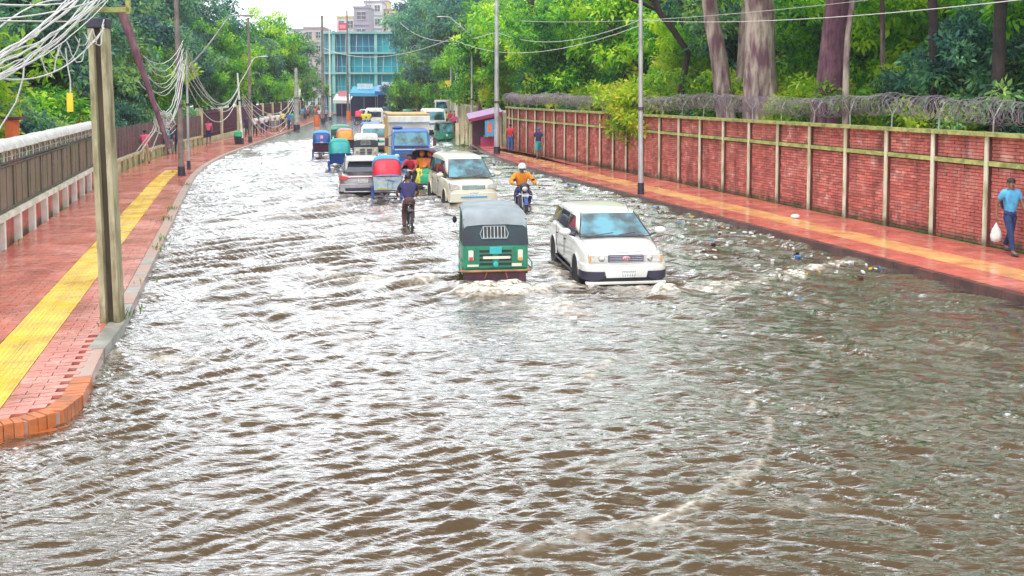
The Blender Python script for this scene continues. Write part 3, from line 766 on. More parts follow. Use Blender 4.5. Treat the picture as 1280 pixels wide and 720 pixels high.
cp.loft(rings); part('coping', cp, M['cap'], fence, smooth=50)
e = S(fs[-1] + .28, N_FENCE - .02); part('end_post', MB().box((e.x, e.y, 1.22), (.26, .26, 2.34), rz=head(40)), M['white_paint'], fence, bevel=.012)

# second stretch: purple sheets on a cream low wall, third: bars
f2 = thing('boundary_fence', 'second left fence of purple brown sheets over a low cream wall behind the walkers', 'fence')
ss = [41.6 + 1.5 * k for k in range(20)]
part('low_wall', strip(N_FENCE - .22, N_FENCE - .08, .62, ss[0], ss[-1], 1.5, -.3), M['cream'], f2)
part('ledge', strip(N_FENCE - .26, N_FENCE + .02, .74, ss[0], ss[-1], 1.5, .62), M['cream'], f2)
pl2 = unit_box('pilaster', (.14, .10, .62), M['mossy'], .31, .008)
for s in ss: p = S(s, N_FENCE - .04); share('pilaster', pl2, f2, (p.x, p.y, .0), (0, 0, head(s) + PI / 2))
for a, b_ in zip(ss[:-1], ss[1:]):
    mb = MB()
    for i in range(4): x0 = a + 1.5 * i / 4; x1 = x0 + .36; nn = N_FENCE - .14 + .02 * (i % 2); mb.slab([S(x0, nn, .76), S(x1, nn, .76), S(x1, nn, 2.15), S(x0, nn, 2.15)], .01)
    part('metal_sheet', mb, M['purple_sheet'], f2)
f3 = thing('bar_fence', 'far left fence of thin vertical bars behind the roadside crowd', 'fence')
part('low_wall', strip(N_FENCE - .3, N_FENCE - .1, .5, 70.2, 150, 3, -.3), M['cream'], f3)
bars = MB()
for i in range(230): s = 70.4 + i * .34; bars.tube([S(s, N_FENCE - .2, .5), S(s, N_FENCE - .2, 2.5)], .035, 4)
bars.tube([S(s, N_FENCE - .2, 2.3) for s in np.arange(70.2, 150, 3)], .04, 4); bars.tube([S(s, N_FENCE - .2, .8) for s in np.arange(70.2, 150, 3)], .04, 4)
part('bars', bars, M['maroon'], f3)
for s in np.arange(70.2, 150, 8): p = S(s, N_FENCE - .2); part('post', MB().box((p.x, p.y, 1.3), (.35, .35, 2.7)), M['cream'], f3, bevel=.02)
# right side beyond the brick wall: cream railing wall
f4 = thing('railing_wall', 'cream low wall with upright rails beyond the tea stall on the right', 'wall')
part('low_wall', strip(N_WALL - .1, N_WALL + .15, .9, 64.9, 150, 3, -.3), M['cream'], f4)
for i, s in enumerate(np.arange(65.2, 150, 1.9)): p = S(s, N_WALL); part('post', MB().box((p.x, p.y, 1.3), (.22, .3, 2.5), rz=head(s)), M['cream' if i % 3 else 'pillar'], f4, bevel=.015)
part('top_rail', strip(N_WALL - .06, N_WALL + .06, 2.5, 64.9, 150, 3, 2.38), M['pillar'], f4)
bars = MB()
for i in range(220): s = 65.2 + i * .38; bars.tube([S(s, N_WALL, .9), S(s, N_WALL, 2.4)], .03, 4)
part('bars', bars, M['bark'], f4)
# ------------------------------------------------------------ trees
def leaves_mesh(name, clumps, leaf, per, mat, seed, squash=.75, droop=.4, wide=.42):
    """clumps: (centre, radius); leaves are bent rhombs scattered in each clump's shell"""
    rs = np.random.RandomState(seed)
    C = np.array([c for c, _ in clumps]); Rr = np.array([r for _, r in clumps])
    k = (per * (Rr / Rr.mean()) ** 2).astype(int) + 4
    idx = np.repeat(np.arange(len(C)), k); N = len(idx)
    d = rs.normal(size=(N, 3)); d /= np.linalg.norm(d, axis=1)[:, None]
    rad = rs.rand(N) ** .45
    P = C[idx] + d * (Rr[idx] * rad)[:, None] * np.array([1, 1, squash])
    ax = d * .8 + rs.normal(size=(N, 3)) * .55; ax[:, 2] -= droop; ax /= np.linalg.norm(ax, axis=1)[:, None]
    nr = d * .5 + rs.normal(size=(N, 3)) * .5 + np.array([0, 0, .7])
    sd = np.cross(ax, nr); sd /= (np.linalg.norm(sd, axis=1)[:, None] + 1e-6); nr = np.cross(sd, ax)
    L = leaf * rs.uniform(.6, 1.35, N); W = L * wide * rs.uniform(.8, 1.2, N)
    a = P; b = P + ax * (L * .45)[:, None] + sd * (W / 2)[:, None] + nr * (L * .10)[:, None]
    c = P + ax * L[:, None] - nr * (L * .05)[:, None]; e = P + ax * (L * .45)[:, None] - sd * (W / 2)[:, None] + nr * (L * .10)[:, None]
    co = np.stack([a, b, c, e], 1).reshape(-1, 3).astype(np.float32)
    me = bpy.data.meshes.new(name); me.vertices.add(len(co)); me.vertices.foreach_set('co', co.ravel())
    me.loops.add(4 * N); me.loops.foreach_set('vertex_index', np.arange(4 * N, dtype=np.int32))
    me.polygons.add(N); me.polygons.foreach_set('loop_start', np.arange(0, 4 * N, 4, dtype=np.int32)); me.update(calc_edges=True)
    me.materials.append(mat); return me
def crown(name, seed, rx, rz, zc, nclump, cr, leaf, per, mat, **k):
    r = random.Random(seed); cl = []
    lobes = [(Vector((r.uniform(-1, 1) * rx * .55, r.uniform(-1, 1) * rx * .55, zc + r.uniform(-.6, .7) * rz)), r.uniform(.38, .62)) for _ in range(9)]
    for i in range(nclump):
        lc, lr = r.choice(lobes)
        d = Vector((r.gauss(0, 1), r.gauss(0, 1), r.gauss(0, 1))).normalized() * (r.random() ** .35)
        p = lc + Vector((d.x * rx * lr, d.y * rx * lr, d.z * rz * lr))
        cl.append((tuple(p), cr * r.uniform(.6, 1.3)))
    return leaves_mesh(name, cl, leaf, per, mat, seed, **k), lobes
GREEN = leaf_mat('fresh_green_leaf', [(.010, .075, .030), (.055, .25, .035), (.22, .47, .02), (.52, .64, .04)], 1.5)
LIME = leaf_mat('lime_leaf', [(.06, .20, .02), (.20, .42, .02), (.42, .58, .03), (.62, .60, .05)], 1.15)
DARK = leaf_mat('dark_blue_green_leaf', [(.012, .045, .060), (.035, .12, .095), (.11, .27, .12), (.32, .46, .12)], 1.5)
BLUE = leaf_mat('blue_green_leaf', [(.02, .085, .10), (.05, .19, .15), (.13, .34, .18), (.28, .46, .16)], 1.4)
RUST = leaf_mat('rust_tipped_leaf', [(.16, .24, .03), (.45, .40, .05), (.62, .28, .10), (.66, .40, .08)], sc=.9)
def limbs(mb, base, top, r0, lobes, seed, twist=.15, n=9):
    r = random.Random(seed); pts = []
    for i in range(8):
        t = i / 7; p = Vector(base).lerp(Vector(top), t) + Vector((r.uniform(-1, 1), r.uniform(-1, 1), 0)) * twist * min(t * 2, 1); pts.append(p)
    mb.tube(pts, [r0 * (1.45 if i == 0 else 1.12 if i == 1 else 1 - .06 * i) for i in range(8)], n)
    for lc, _ in lobes:
        a = pts[r.randint(4, 7)]; m_ = a.lerp(lc, .5) + Vector((0, 0, -.15 * (lc - a).length)) * r.uniform(0, 1)
        mb.tube([a, a.lerp(m_, .5) + Vector((r.uniform(-.2, .2), r.uniform(-.2, .2), 0)), m_, m_.lerp(lc, .6), lc], [r0 * .45, r0 * .36, r0 * .26, r0 * .16, r0 * .06], 6)
    return mb
PROTO = {}
def proto(key, label, seed, rx, rz, zc, ncl, cr, leaf, per, lm, bm_, r0, lean=(0, 0), group=None, cat='tree', name='tree', **k):
    t = thing(name, label, cat, (0, -400, 0), 0, group)
    cm, lobes = crown('crown', seed, rx, rz, zc, ncl, cr, leaf, per, lm, **k)
    o = bpy.data.objects.new('crown', cm); COL.objects.link(o); o.parent = t
    mb = limbs(MB(), (0, 0, -.2), (lean[0], lean[1], zc), r0, lobes, seed)
    part('trunk', mb, bm_, t, smooth=60)
    PROTO[key] = [t, False]; return t
proto('g1', 'x', 11, 4.6, 3.6, 7.0, 190, .58, .33, 68, GREEN, M['bark'], .30)
proto('g2', 'x', 12, 4.2, 3.2, 5.4, 180, .56, .36, 62, GREEN, M['bark_dark'], .22)
proto('d1', 'x', 13, 4.8, 4.0, 6.4, 210, .60, .36, 70, DARK, M['bark_dark'], .30)
proto('d2', 'x', 14, 4.2, 3.4, 5.0, 180, .58, .34, 70, DARK, M['bark_dark'], .25)
proto('b1', 'x', 15, 5.2, 4.8, 8.5, 210, .80, .34, 90, BLUE, M['bark_dark'], .35)
proto('l1', 'x', 16, 2.6, 1.7, 3.0, 120, .45, .26, 66, LIME, M['bark_dark'], .12, droop=.1)
proto('r1', 'x', 17, 1.7, 1.2, 2.9, 70, .38, .17, 80, RUST, M['bark_dark'], .08, droop=0, cat='shrub', name='shrub')
proto('s1', 'x', 18, 2.2, 1.5, 1.9, 110, .45, .26, 66, GREEN, M['bark_dark'], .10, cat='shrub', name='shrub')
proto('s2', 'x', 19, 2.2, 1.4, 1.8, 110, .45, .20, 90, DARK, M['bark_dark'], .10, cat='shrub', name='shrub')
LBL = dict(
    L=('dark leafy tree in the dense row behind the left fence', 'trees behind the left fence'),
    LS=('low dark green shrub filling in behind the left fence', 'shrubs behind the left fence'),
    LB=('background tree standing deep behind the left row', 'deep background trees on the left'),
    R=('bright green tree in the park behind the brick wall', 'park trees behind the brick wall'),
    RB=('tall background tree deep in the park on the right', 'deep background trees on the right'),
    RS=('fresh green shrub behind the brick wall under the razor wire', 'shrubs behind the brick wall'),
    RF=('tree leaning over the far right pavement beyond the tea stall', 'roadside trees at the far right'),
    LF=('tree with lighter foliage by the far left pavement', 'roadside trees at the far left'),
    BD=('tall blue green tree beside the teal building', 'trees beside the teal building'))
def tree(key, x, y, sc, rz=None, lab='R', label=None, z=.1, szz=None):
    t, used = PROTO[key]; rz = rnd.random() * 6.28 if rz is None else rz
    s3 = (sc, sc, szz or sc)
    if not used: t.location = (x, y, z); t.rotation_euler = (0, 0, rz); PROTO[key][1] = True; t.scale = s3; q = t
    else: q = dup(t, (x, y, z), rz, None, s3)
    q['label'] = label or LBL[lab][0]
    if label:
        if 'group' in q: del q['group']
    else: q['group'] = LBL[lab][1]
    return q
rt = random.Random(21)
def row(keys, s0, s1, step, n0, n1, sc0, sc1, lab, z=.1):
    s = s0
    while s < s1:
        p = S(s, rt.uniform(n0, n1)); tree(rt.choice(keys), p.x, p.y, rt.uniform(sc0, sc1), rt.random() * 6.28, lab, None, z); s += step * rt.uniform(.8, 1.2)
# left
row(['d1', 'd2', 'd1', 'g2'], 22, 100, 4.6, -12.0, -10.6, .85, 1.05, 'L')
row(['s2', 's2', 's1'], 24, 80, 2.8, -9.2, -8.4, .9, 1.15, 'LS')
row(['d1', 'b1', 'd2'], 20, 110, 6.5, -18, -13, 1.1, 1.4, 'LB')
row(['b1', 'd1'], 30, 120, 9, -32, -24, 1.5, 1.9, 'LB')
row(['g2', 'g1', 'd2'], 100, 150, 6.5, -10.5, -8.5, .95, 1.2, 'LF')
# right
row(['g1', 'g2', 'l1', 'g1', 'd2'], 20, 60, 4.4, 23, 26.5, .85, 1.15, 'R')
row(['s1', 's1', 'l1', 's2'], 18, 60, 3.0, 20.3, 21.6, .7, .95, 'RS')
row(['s1', 's2', 'l1'], 56, 86, 2.6, 19.6, 21.5, .8, 1.1, 'RS')
row(['l1', 's1', 'l1'], 20, 70, 3.4, 27, 33, 1.2, 1.7, 'RS')
row(['b1', 's1', 'd1', 'l1'], 120, 165, 4.5, 16.5, 22, 1.0, 1.5, 'RF')
row(['g1', 'g2', 'b1', 'd1'], 14, 75, 6.0, 30, 38, 1.1, 1.4, 'RB')
row(['b1', 'g1', 'd1'], 5, 95, 8, 45, 60, 1.6, 2.0, 'RB')
row(['b1', 'd1'], 0, 120, 12, 72, 90, 2.2, 2.8, 'RB')
row(['g2', 'g1', 'g1'], 62, 112, 6.5, 16.5, 21, .85, 1.1, 'RF')
row(['b1', 'd1'], 70, 130, 9, 24, 34, 1.3, 1.7, 'RB')
for i, (u, y, sc) in enumerate(((538, 150, 1.5), (556, 160, 1.7), (580, 150, 1.6), (606, 155, 1.9))): p = AT(u, 110, y); tree('b1', p.x, y, sc, i * 1.7, 'BD')
for u, y, k, sc in ((500, 150, 's2', 1.5), (515, 148, 's1', 1.6), (532, 152, 's2', 1.9), (550, 147, 's1', 1.7), (524, 158, 'g1', .8), (545, 160, 'd2', .9)): p = AT(u, 110, y); tree(k, p.x, y, sc, u, None, {500: 'leftmost low shrub at the foot of the blue green trees', 515: 'fresh green shrub right of the blue awning', 532: 'wide dark shrub under the blue green trees', 550: 'green shrub behind the far minibus', 524: 'small green tree below the tall blue green ones', 545: 'small dark tree behind the far right lamp'}[u])
for u, y, sc, k in ((352, 150, 1.3, 'd1'), (330, 140, 1.45, 'g1'), (376, 165, 1.05, 'g2')): p = AT(u, 110, y); tree(k, p.x, y, sc, u, 'LF')
for s_, nn_, sc_, lb in ((24.5, -8.6, 1.25, 'lime green tree behind the near pole'), (33, -8.2, 1.1, 'lime green tree right of the leaning pole'), (50, -8.4, 1.0, 'lime green tree by the purple fence'), (20.5, -9.4, .9, 'lime green shrubby tree at the left frame edge'), (68, -8.6, 1.3, 'lime green tree over the left walkers')):
    p = S(s_, nn_); tree('l1', p.x, p.y, sc_, s_, None, lb)
# the lime tree hanging over the wall, with a rust-tipped shrub
p = S(40.5, 18.0); tree('l1', p.x, p.y, .92, 1.0, None, 'yellow green bush spilling over the brick wall with young leaves')
p = S(43.5, 18.6); tree('r1', p.x, p.y, .95, 2.0, None, 'shrub with rust coloured young leaves behind the yellow green bush')
# single trunks that read in the photograph: (u, depth, top u at row 0, bark, radius, label)
def big_trunk(u, nn_, utop, rad, bm_, label, bend=None, fork=False):
    y = nn_ / (math.cos(H0) * (u - 640) / FPX * 1.0 + math.sin(H0)) if u > 700 else nn_
    b0 = AT(u, 150, y); t1 = AT(utop, 0, y); z0 = .1
    t = thing('tree', label, 'tree', (b0.x, y, z0))
    k = (t1.z - b0.z); slope = (t1.x - b0.x) / k
    H = 10.5; pts = []; r_ = random.Random(u)
    for i in range(12):
        z = -.3 + (H + .3) * i / 11
        x = slope * (z + z0 - b0.z) * (1 if bend is None else 1)
        if bend: 
            x = 0
            for (za, xa), (zb, xb) in zip(bend[:-1], bend[1:]):
                if z >= za: x = xa + (xb - xa) * min(1, (z - za) / (zb - za))
        pts.append((x + r_.uniform(-.05, .05), r_.uniform(-.05, .05), z))
    mb = MB().tube(pts, [rad * (1.35 - .35 * min(1, i / 3)) * (1 - .03 * i) for i in range(12)], 12)
    # buttress ribs and a broken stub
    for a in range(5 if rad > .3 else 0):
        an = a * 1.26 + r_.random(); mb.tube([(pts[0][0] + math.cos(an) * rad * 1.4, math.sin(an) * rad * 1.5, -.3), (pts[2][0] + math.cos(an) * rad * .95, math.sin(an) * rad * .95, pts[2][2]), (pts[5][0] + math.cos(an) * rad * .75, math.sin(an) * rad * .75, pts[5][2])], [rad * .4, rad * .3, rad * .12], 7)
    if fork: mb.tube([(pts[5][0], -.1, pts[5][2] - .6), (pts[5][0] + .55, -.3, pts[5][2] + .5), (pts[5][0] + 1.1, -.4, pts[5][2] + 2.5), (pts[5][0] + 1.3, -.4, pts[5][2] + 5)], [rad * .7, rad * .62, rad * .5, rad * .4], 9)
    part('trunk', mb, bm_, t, smooth=60)
    cl = []
    for i in range(26): a = r_.random() * 6.28; d = r_.random() ** .5 * 3.4; cl.append(((pts[-1][0] + d * math.cos(a), d * math.sin(a), 9.5 + r_.uniform(-1.6, 2.2)), r_.uniform(.4, .8)))
    cm = leaves_mesh('crown', cl, .25, 80, GREEN, u); o = bpy.data.objects.new('crown', cm); COL.objects.link(o); o.parent = t
    lim = MB()
    for i in range(7): c = Vector(cl[i * 3][0]); a = Vector(pts[8 + i % 3]); lim.tube([a, a.lerp(c, .5) + Vector((0, 0, .3)), c], [rad * .4, rad * .25, rad * .1], 6)
    part('limb', lim, bm_, t, smooth=60)
    return t
for u, nn_, sc, k, lb in ((1172, 21.8, .50, 'd2', 'dark drooping crown just above the razor wire at far right'), (1240, 21.6, .60, 'd1', 'rightmost dark leafy tree close behind the wall'), (1100, 23.5, .6, 'l1', 'pale yellow green young tree between the stout trunk and the dark crown'), (1000, 23, 1.0, 'l1', 'bright yellow green tree between the two thickest trunks'), (1135, 21.2, .75, 'l1', 'light green sapling crown left of the dark drooping crown'), (1205, 21.0, .8, 'l1', 'light green sapling crown between the two dark crowns at right'), (870, 23, 1.1, 'l1', 'sunlit yellow green tree left of the leaning pale trunk'), (740, 23, 1.2, 'l1', 'light green tree above the rust tipped shrub'), (655, 22, 1.3, 'l1', 'light green tree above the far end of the brick wall')):
    y_ = nn_ / (math.cos(H0) * (u - 640) / FPX + math.sin(H0)); p = AT(u, 100, y_); tree(k, p.x, p.y, sc, u * .7, None, lb)
big_trunk(910, 20.0, 886, .42, M['bark_pale'], 'leaning pale patched trunk left of the two trunks behind the wall', fork=False)
big_trunk(926, 21.5, 934, .34, M['bark_pale'], 'slim pale trunk squeezed between two thicker trunks')
big_trunk(954, 20.0, 948, .72, M['bark_pale'], 'thickest trunk with split pale bark behind the brick wall', fork=False)
big_trunk(1034, 19.6, 1050, .56, M['bark'], 'stout purple brown trunk leaning right behind the wall')
big_trunk(1056, 19.3, 1064, .12, M['bark_pale'], 'thin pale stem clinging to the stout purple trunk')
big_trunk(848, 20.5, 822, .19, M['bark_dark'], 'dark crooked slender trunk behind the lamp post', bend=[(-1, 0), (4.3, .1), (5.4, .55), (7.6, -1.0), (11, -2.2)])
big_trunk(672, 66, 664, .34, M['bark_dark'], 'dark broad trunk behind the far end of the brick wall')
big_trunk(716, 21.5, 712, .26, M['bark_dark'], 'thin dark trunk behind the rust tipped shrub')
big_trunk(1170, 20.0, 1166, .17, M['bark_dark'], 'dark upright trunk with drooping dark leaves at far right')
big_trunk(1246, 20.0, 1252, .20, M['bark_dark'], 'rightmost dark trunk behind the wall')
big_trunk(1105, 22, 1104, .10, M['bark_pale'], 'thin straight stem between the stout trunk and the dark upright one')
big_trunk(612, 90, 600, .5, M['bark_pale'], 'tall pinkish trunk rising beyond the tea stall')

# ------------------------------------------------------------ poles, lamps, cables
t = thing('utility_pole', 'near grooved concrete utility pole on the left kerb carrying a tangle of cables', 'pole', G(141, 402, PAVE))
t.rotation_euler = (0, R(-1.2), .06)
prof = [(-.17, -.15), (-.07, -.15), (-.055, -.06), (.055, -.06), (.07, -.15), (.17, -.15), (.17, .15), (.07, .15), (.055, .06), (-.055, .06), (-.07, .15), (-.17, .15)]
part('shaft', MB().loft([[(x * k, y * k, z) for x, y in prof] for z, k in ((-.03, .88), (2, .84), (4.75, .78))]), M['conc'], t)
part('groove', MB().box((0, -.052, 2.2), (.085, .016, 4.9)), M['pole_groove'], t)
part('cross_arm', MB().box((.16, -.05, 4.92), (.72, .08, .08)).box((.48, -.05, 5.2), (.06, .08, .7)), M['mossy'], t, bevel=.008)
part('clamp', MB().box((0, 0, 4.72), (.30, .27, .16)), M['dark_plastic'], t, bevel=.02)
base_tri = MB().prism([(-.3, -.45), (.22, -.3), (.22, .3), (-.2, .3)], 0, .03)
NP = t.location.copy()
def lamp_pole(u, v, htop, r0, label, mat='lamp_metal', arm=None, z=PAVE, lean=0.0, extra=None):
    p = G(u, v, z); t = thing('street_lamp' if arm else 'utility_pole', label, 'street lamp' if arm else 'pole', p, 0)
    t.rotation_euler = (0, lean, 0)
    part('pole', MB().tube([(0, 0, -.3), (0, 0, 1.2), (0, 0, htop)], [r0, r0 * .95, r0 * .6], 10), M[mat], t, smooth=50)
    part('foot', MB().tube([(0, 0, -.1), (0, 0, .42)], [r0 * 1.25, r0 * 1.2], 10), M['dark_plastic'], t, smooth=50)
    if arm:
        x, z1 = arm
        part('arm', MB().tube([(0, 0, htop - .9), (x * .35, 0, htop - .4 + z1 * .3), (x * .8, 0, htop + z1), (x, 0, htop + z1 + .02)], .035, 7), M[mat], t, smooth=50)
        part('lamp_head', MB().ell((x + .25 * (1 if x > 0 else -1), 0, htop + z1 + .02), (.38, .13, .07), 12, 6), M['lamp_metal'], t, smooth=60)
    part('collar', MB().tube([(0, 0, 3.0), (0, 0, 3.12)], r0 * 1.12, 10), M['rail'], t, smooth=50)
    return t
lamp_pole(801, 243, 10, .10, 'tall grey pole standing in the right pavement before the brick wall', lean=R(-.5))
lamp_pole(227, 220, 10, .13, 'brown pole with sagging cables behind the near utility pole', 'pole_brown', lean=R(-.6))
lamp_pole(621, 192, 12, .16, 'grey pole rising beside the tea stall on the right')
lamp_pole(404, 152, 13, .22, 'tall far pole in front of the pale building at left end', 'pole_brown')
lamp_pole(413, 150, 12, .14, 'white far pole next to the tall brown one', 'white_paint')
lamp_pole(435, 145, 16, .18, 'dark thin pole before the teal building', 'pole_brown')
lamp_pole(571, 160, 8, .20, 'short pale post beyond the tea stall right of the road', 'white_paint')
lamp_pole(564, 158, 7, .14, 'short grey post left of the pale post on the right', 'conc_grey')
lamp_pole(313, 178, 9, .12, 'dark post at the left kerb behind the slanting white pole', 'pole_brown')
lamp_pole(371, 161, 6, .26, 'pair of grey concrete posts near the far left crowd', 'conc_grey')
lamp_pole(236, 212, 5.6, .07, 'lamp post with a long arm over the left pavement', 'lamp_metal', arm=(2.6, 1.6))
lamp_pole(303, 180, 5.0, .09, 'white slanting lamp pole with a short arm at the bend', 'white_paint', arm=(1.6, 1.0), lean=R(-3))
lamp_pole(590, 172, 9, .10, 'dark thin lamp post among the far right trees', 'lamp_metal', arm=(-2.2, .6))
# the leaning pole held by cables
a, b_ = AT(150, 8, 30), AT(196, 140, 30)
t = tag(part('leaning_pole', MB().tube([a, a.lerp(b_, .35), a.lerp(b_, .7), b_, b_ + (b_ - a) * .35], [.16, .12, .09, .08, .07], 9), M['bark'], smooth=50), 'dark leaning pole tangled in cables between two left poles', 'pole')
def cable(pts, r, m='cable', label='', grp=None, n=5, name='overhead_cable'):
    return tag(part(name, MB().tube(pts, r, n), M[m], smooth=60), label, 'cable', grp)
def sag(a, b, d, k=12, wob=0, rr=None):
    out = []
    for i in range(k + 1):
        t_ = i / k; p = Vector(a).lerp(Vector(b), t_); p.z -= d * 4 * t_ * (1 - t_)
        if wob and 0 < i < k: p += Vector((rr.uniform(-wob, wob), rr.uniform(-wob, wob), rr.uniform(-wob, wob)))
        out.append(p)
    return out
rc = random.Random(77)
hub = NP + Vector((0, -.1, 4.45)); 
for i in range(15):     # bundle running to the upper left of the frame
    e = AT(rc.uniform(-60, -30), 84 + i * 2.6 + rc.uniform(-4, 4), 10.0 + rc.uniform(-.6, .6))
    s_ = AT(134 + rc.uniform(-14, 10), -22 + rc.uniform(-40, 25), NP.y - .2)
    cable(sag(s_, e, rc.uniform(.10, .26), 16, .018, rc), rc.uniform(.007, .014), 'cable', 'pale cable of the thick bundle sweeping from the near pole to the upper left', 'cables of the bundle left of the near pole')
for i, (u0, v0, u1, v1, d) in enumerate(((130, 35, 0, 98, .25), (120, 0, -10, 24, .05), (95, 2, -10, 5, .03), (86, 27, -10, 26, 0), (76, 0, -10, 42, -.1))):
    cable(sag(AT(u0, v0, 14.5), AT(u1, v1, 10.5), d, 12), .010, 'cable', ['lowest pale cable from the near pole', 'single cable crossing the top left foliage', 'topmost cable at the left frame edge', 'level cable ending behind the bundle', 'rising cable crossing the level one at top left'][i])
for i in range(7):      # loops hanging from the bundle
    u0 = 50 + i * 11; p0 = AT(u0, 66 - i * 5, 13.2); p1 = AT(u0 + rc.uniform(12, 30), 60 - i * 6, 13.4)
    cable(sag(p0, p1, rc.uniform(.12, .35), 12, .015, rc), .008, 'cable', 'small loop of slack cable under the near bundle', 'slack loops under the bundle')
cable([AT(82, 60, 13.2), AT(84, 80, 13.2), AT(88, 100, 13.2), AT(88, 116, 13.2)], .010, 'cable', 'cable end hanging down to the yellow sign')
cable([AT(31, 72, 12.5), AT(29, 98, 12.5), AT(20, 128, 12.5), AT(0, 160, 12.5), AT(-12, 185, 12.5)], .011, 'cable', 'loose cable dropping to the left frame edge')
s_ = tag(part('hanging_sign', MB().box(tuple(AT(87.5, 128, 13.2)), (.085, .02, .26)), M['yellow'], bevel=.004), 'small yellow tag hanging on a cable left of the near pole', 'sign')
p2 = G(227, 220, PAVE)
for i in range(7):      # sagging cables around the second pole
    a = AT(178 + rc.uniform(-8, 8), 70 + i * 6, 31); b_ = AT(229 + rc.uniform(-2, 2), 50 + i * 5, p2.y - .2)
    cable(sag(a, b_, rc.uniform(.55, 1.0), 14, .02, rc), .013, 'cable', 'pale cable sagging from the leaning pole to the brown pole', 'cables sagging between leaning and brown pole')
for i in range(6):
    a = AT(195, 128 + i * 3, 30.5); b_ = AT(230 + rc.uniform(-3, 2), 62 + i * 6, p2.y - .2)
    cable(sag(a, b_, 1.15 + rc.uniform(-.2, .2), 14, .02, rc), .015, 'cable', 'cable looping low between the leaning pole foot and brown pole', 'low looping cables on the left')
for i in range(6):
    a = AT(234, 60 + i * 9, p2.y); b_ = AT(299, 112 + rc.uniform(-6, 6), 62)
    cable(sag(a, b_, 1.6 + rc.uniform(-.5, .6), 14), .02, 'cable', 'pale cable sagging from the brown pole to the slanting lamp pole', 'cables to the slanting lamp pole')
for i in range(5):
    a = AT(303, 118 + i * 3, 64); b_ = AT(372 + i, 112, 112); cable(sag(a, b_, 2 + i * .5, 10), .03, 'cable', 'far cable sagging along the left trees', 'far cables along the left trees')
for i in range(4):
    a = AT(196 + i, 146, 30.2); b_ = a + Vector((rc.uniform(-.9, -.2), 0, rc.uniform(-1.3, -.9))); cable([a, a.lerp(b_, .4) + Vector((.12, 0, 0)), b_], .015, 'cable', 'broken cable end trailing down from the leaning pole foot', 'trailing cable ends at the leaning pole')
tg = MB()
for i in range(10): c = AT(206 + rc.uniform(-7, 7), 154 + rc.uniform(-6, 8), 31); tg.tube([c + Vector((math.cos(a_) * .2, rc.uniform(-.1, .1), math.sin(a_) * rc.uniform(.15, .35))) for a_ in np.linspace(0, 5.8, 10)], .012, 4)
tag(part('cable_tangle', tg, M['cable'], smooth=60), 'knot of coiled cable hanging low by the brown pole', 'cable')
# wires over the right trees
for i, (u0, v0, y0, u1, v1, y1, d, lb) in enumerate(((1300, -3, 20, 800, 25, 41, .25, 'thin wire from the grey pole to the upper right corner'), (1085, 0, 30, 650, 26, 60, .3, 'upper wire crossing before the right trees'),
        (800, 25, 41, 621, 40, 66, .8, 'upper wire from the grey pole to the pole by the stall'), (800, 32, 41, 560, 46, 75, 1.2, 'lower wire from the grey pole into the far trees'), (621, 40, 66, 500, 28, 140, 1.5, 'far wire running from the stall pole toward the teal building'), (404, 60, 140, 560, 50, 95, 1.5, 'wire crossing the street in front of the teal building'))):
    cable(sag(AT(u0, v0, y0), AT(u1, v1, y1), d, 14), .012 * max(1, min(y0, y1) / 30), 'cable', lb)
# orange pillar behind the near fence
p = AT(15, 150, 27); o = thing('gate_pillar', 'orange pillar with a flat cap behind the near left fence', 'pillar', (p.x, 27, 0)); part('shaft', MB().box((0, 0, 1.5), (.26, .3, 3.05)), M['orange_wall'], o, bevel=.01); part('cap', MB().box((.06, 0, 3.07), (.55, .4, .07)), M['maroon'], o)
p = AT(98, 152, 43); o = thing('gate_pillar', 'short orange pillar just left of the near utility pole', 'pillar', (p.x, 43, 0)); part('shaft', MB().box((0, 0, 1.4), (.3, .3, 2.8)), M['orange_wall'], o, bevel=.01); part('cap', MB().box((0, 0, 2.82), (.4, .4, .05)), M['maroon'], o)
# ------------------------------------------------------------ wheels
def wheel_meshes(r, wd, spokes=0, key=''):
    ty = MB().lathe([(r - .0, -wd / 2 + wd * .2), (r, wd / 2 - wd * .2), (r * .96, wd / 2), (r * .68, wd / 2), (r * .66, 0), (r * .68, -wd / 2), (r * .96, -wd / 2), (r, -wd / 2 + wd * .2)], n=24, axis='x')
    rm = MB().lathe([(r * .68, -wd * .3), (r * .66, wd * .3), (r * .58, wd * .42), (r * .22, wd * .30), (.001, wd * .36)], n=20, axis='x').lathe([(r * .58, -wd * .42), (r * .22, -wd * .30), (.001, -wd * .36)], n=20, axis='x')
    for i in range(6):
        a = i * PI / 3
        for sg in (-1, 1): rm.box((sg * wd * .42, math.cos(a) * r * .4, math.sin(a) * r * .4), (.012, r * .42, r * .12), rx=a)
    return mesh_from('tyre', ty, M['black'], 40), mesh_from('rim', rm, M['rim'], 40)
def spoke_wheel(r, t=.022, m='black'):
    ty = MB(); ring = [(0, r * math.cos(a), r * math.sin(a)) for a in np.linspace(0, 2 * PI, 29)]; ty.tube(ring, t, 6)
    rm = MB().tube([(0, (r - .03) * math.cos(a), (r - .03) * math.sin(a)) for a in np.linspace(0, 2 * PI, 29)], t * .6, 4).tube([(-.05, 0, 0), (.05, 0, 0)], .025, 8)
    for i in range(16): a = i * PI / 8; rm.tube([((-1) ** i * .03, 0, 0), (0, (r - .03) * math.cos(a), (r - .03) * math.sin(a))], .004, 3)
    return mesh_from('tyre', ty, M['black'], 50), mesh_from('rim', rm, M['steel'], 50)
def put_wheel(t, me, x, y, z):
    w_ = share('wheel', me[0], t, (x, y, z)); share('rim', me[1], w_); return w_

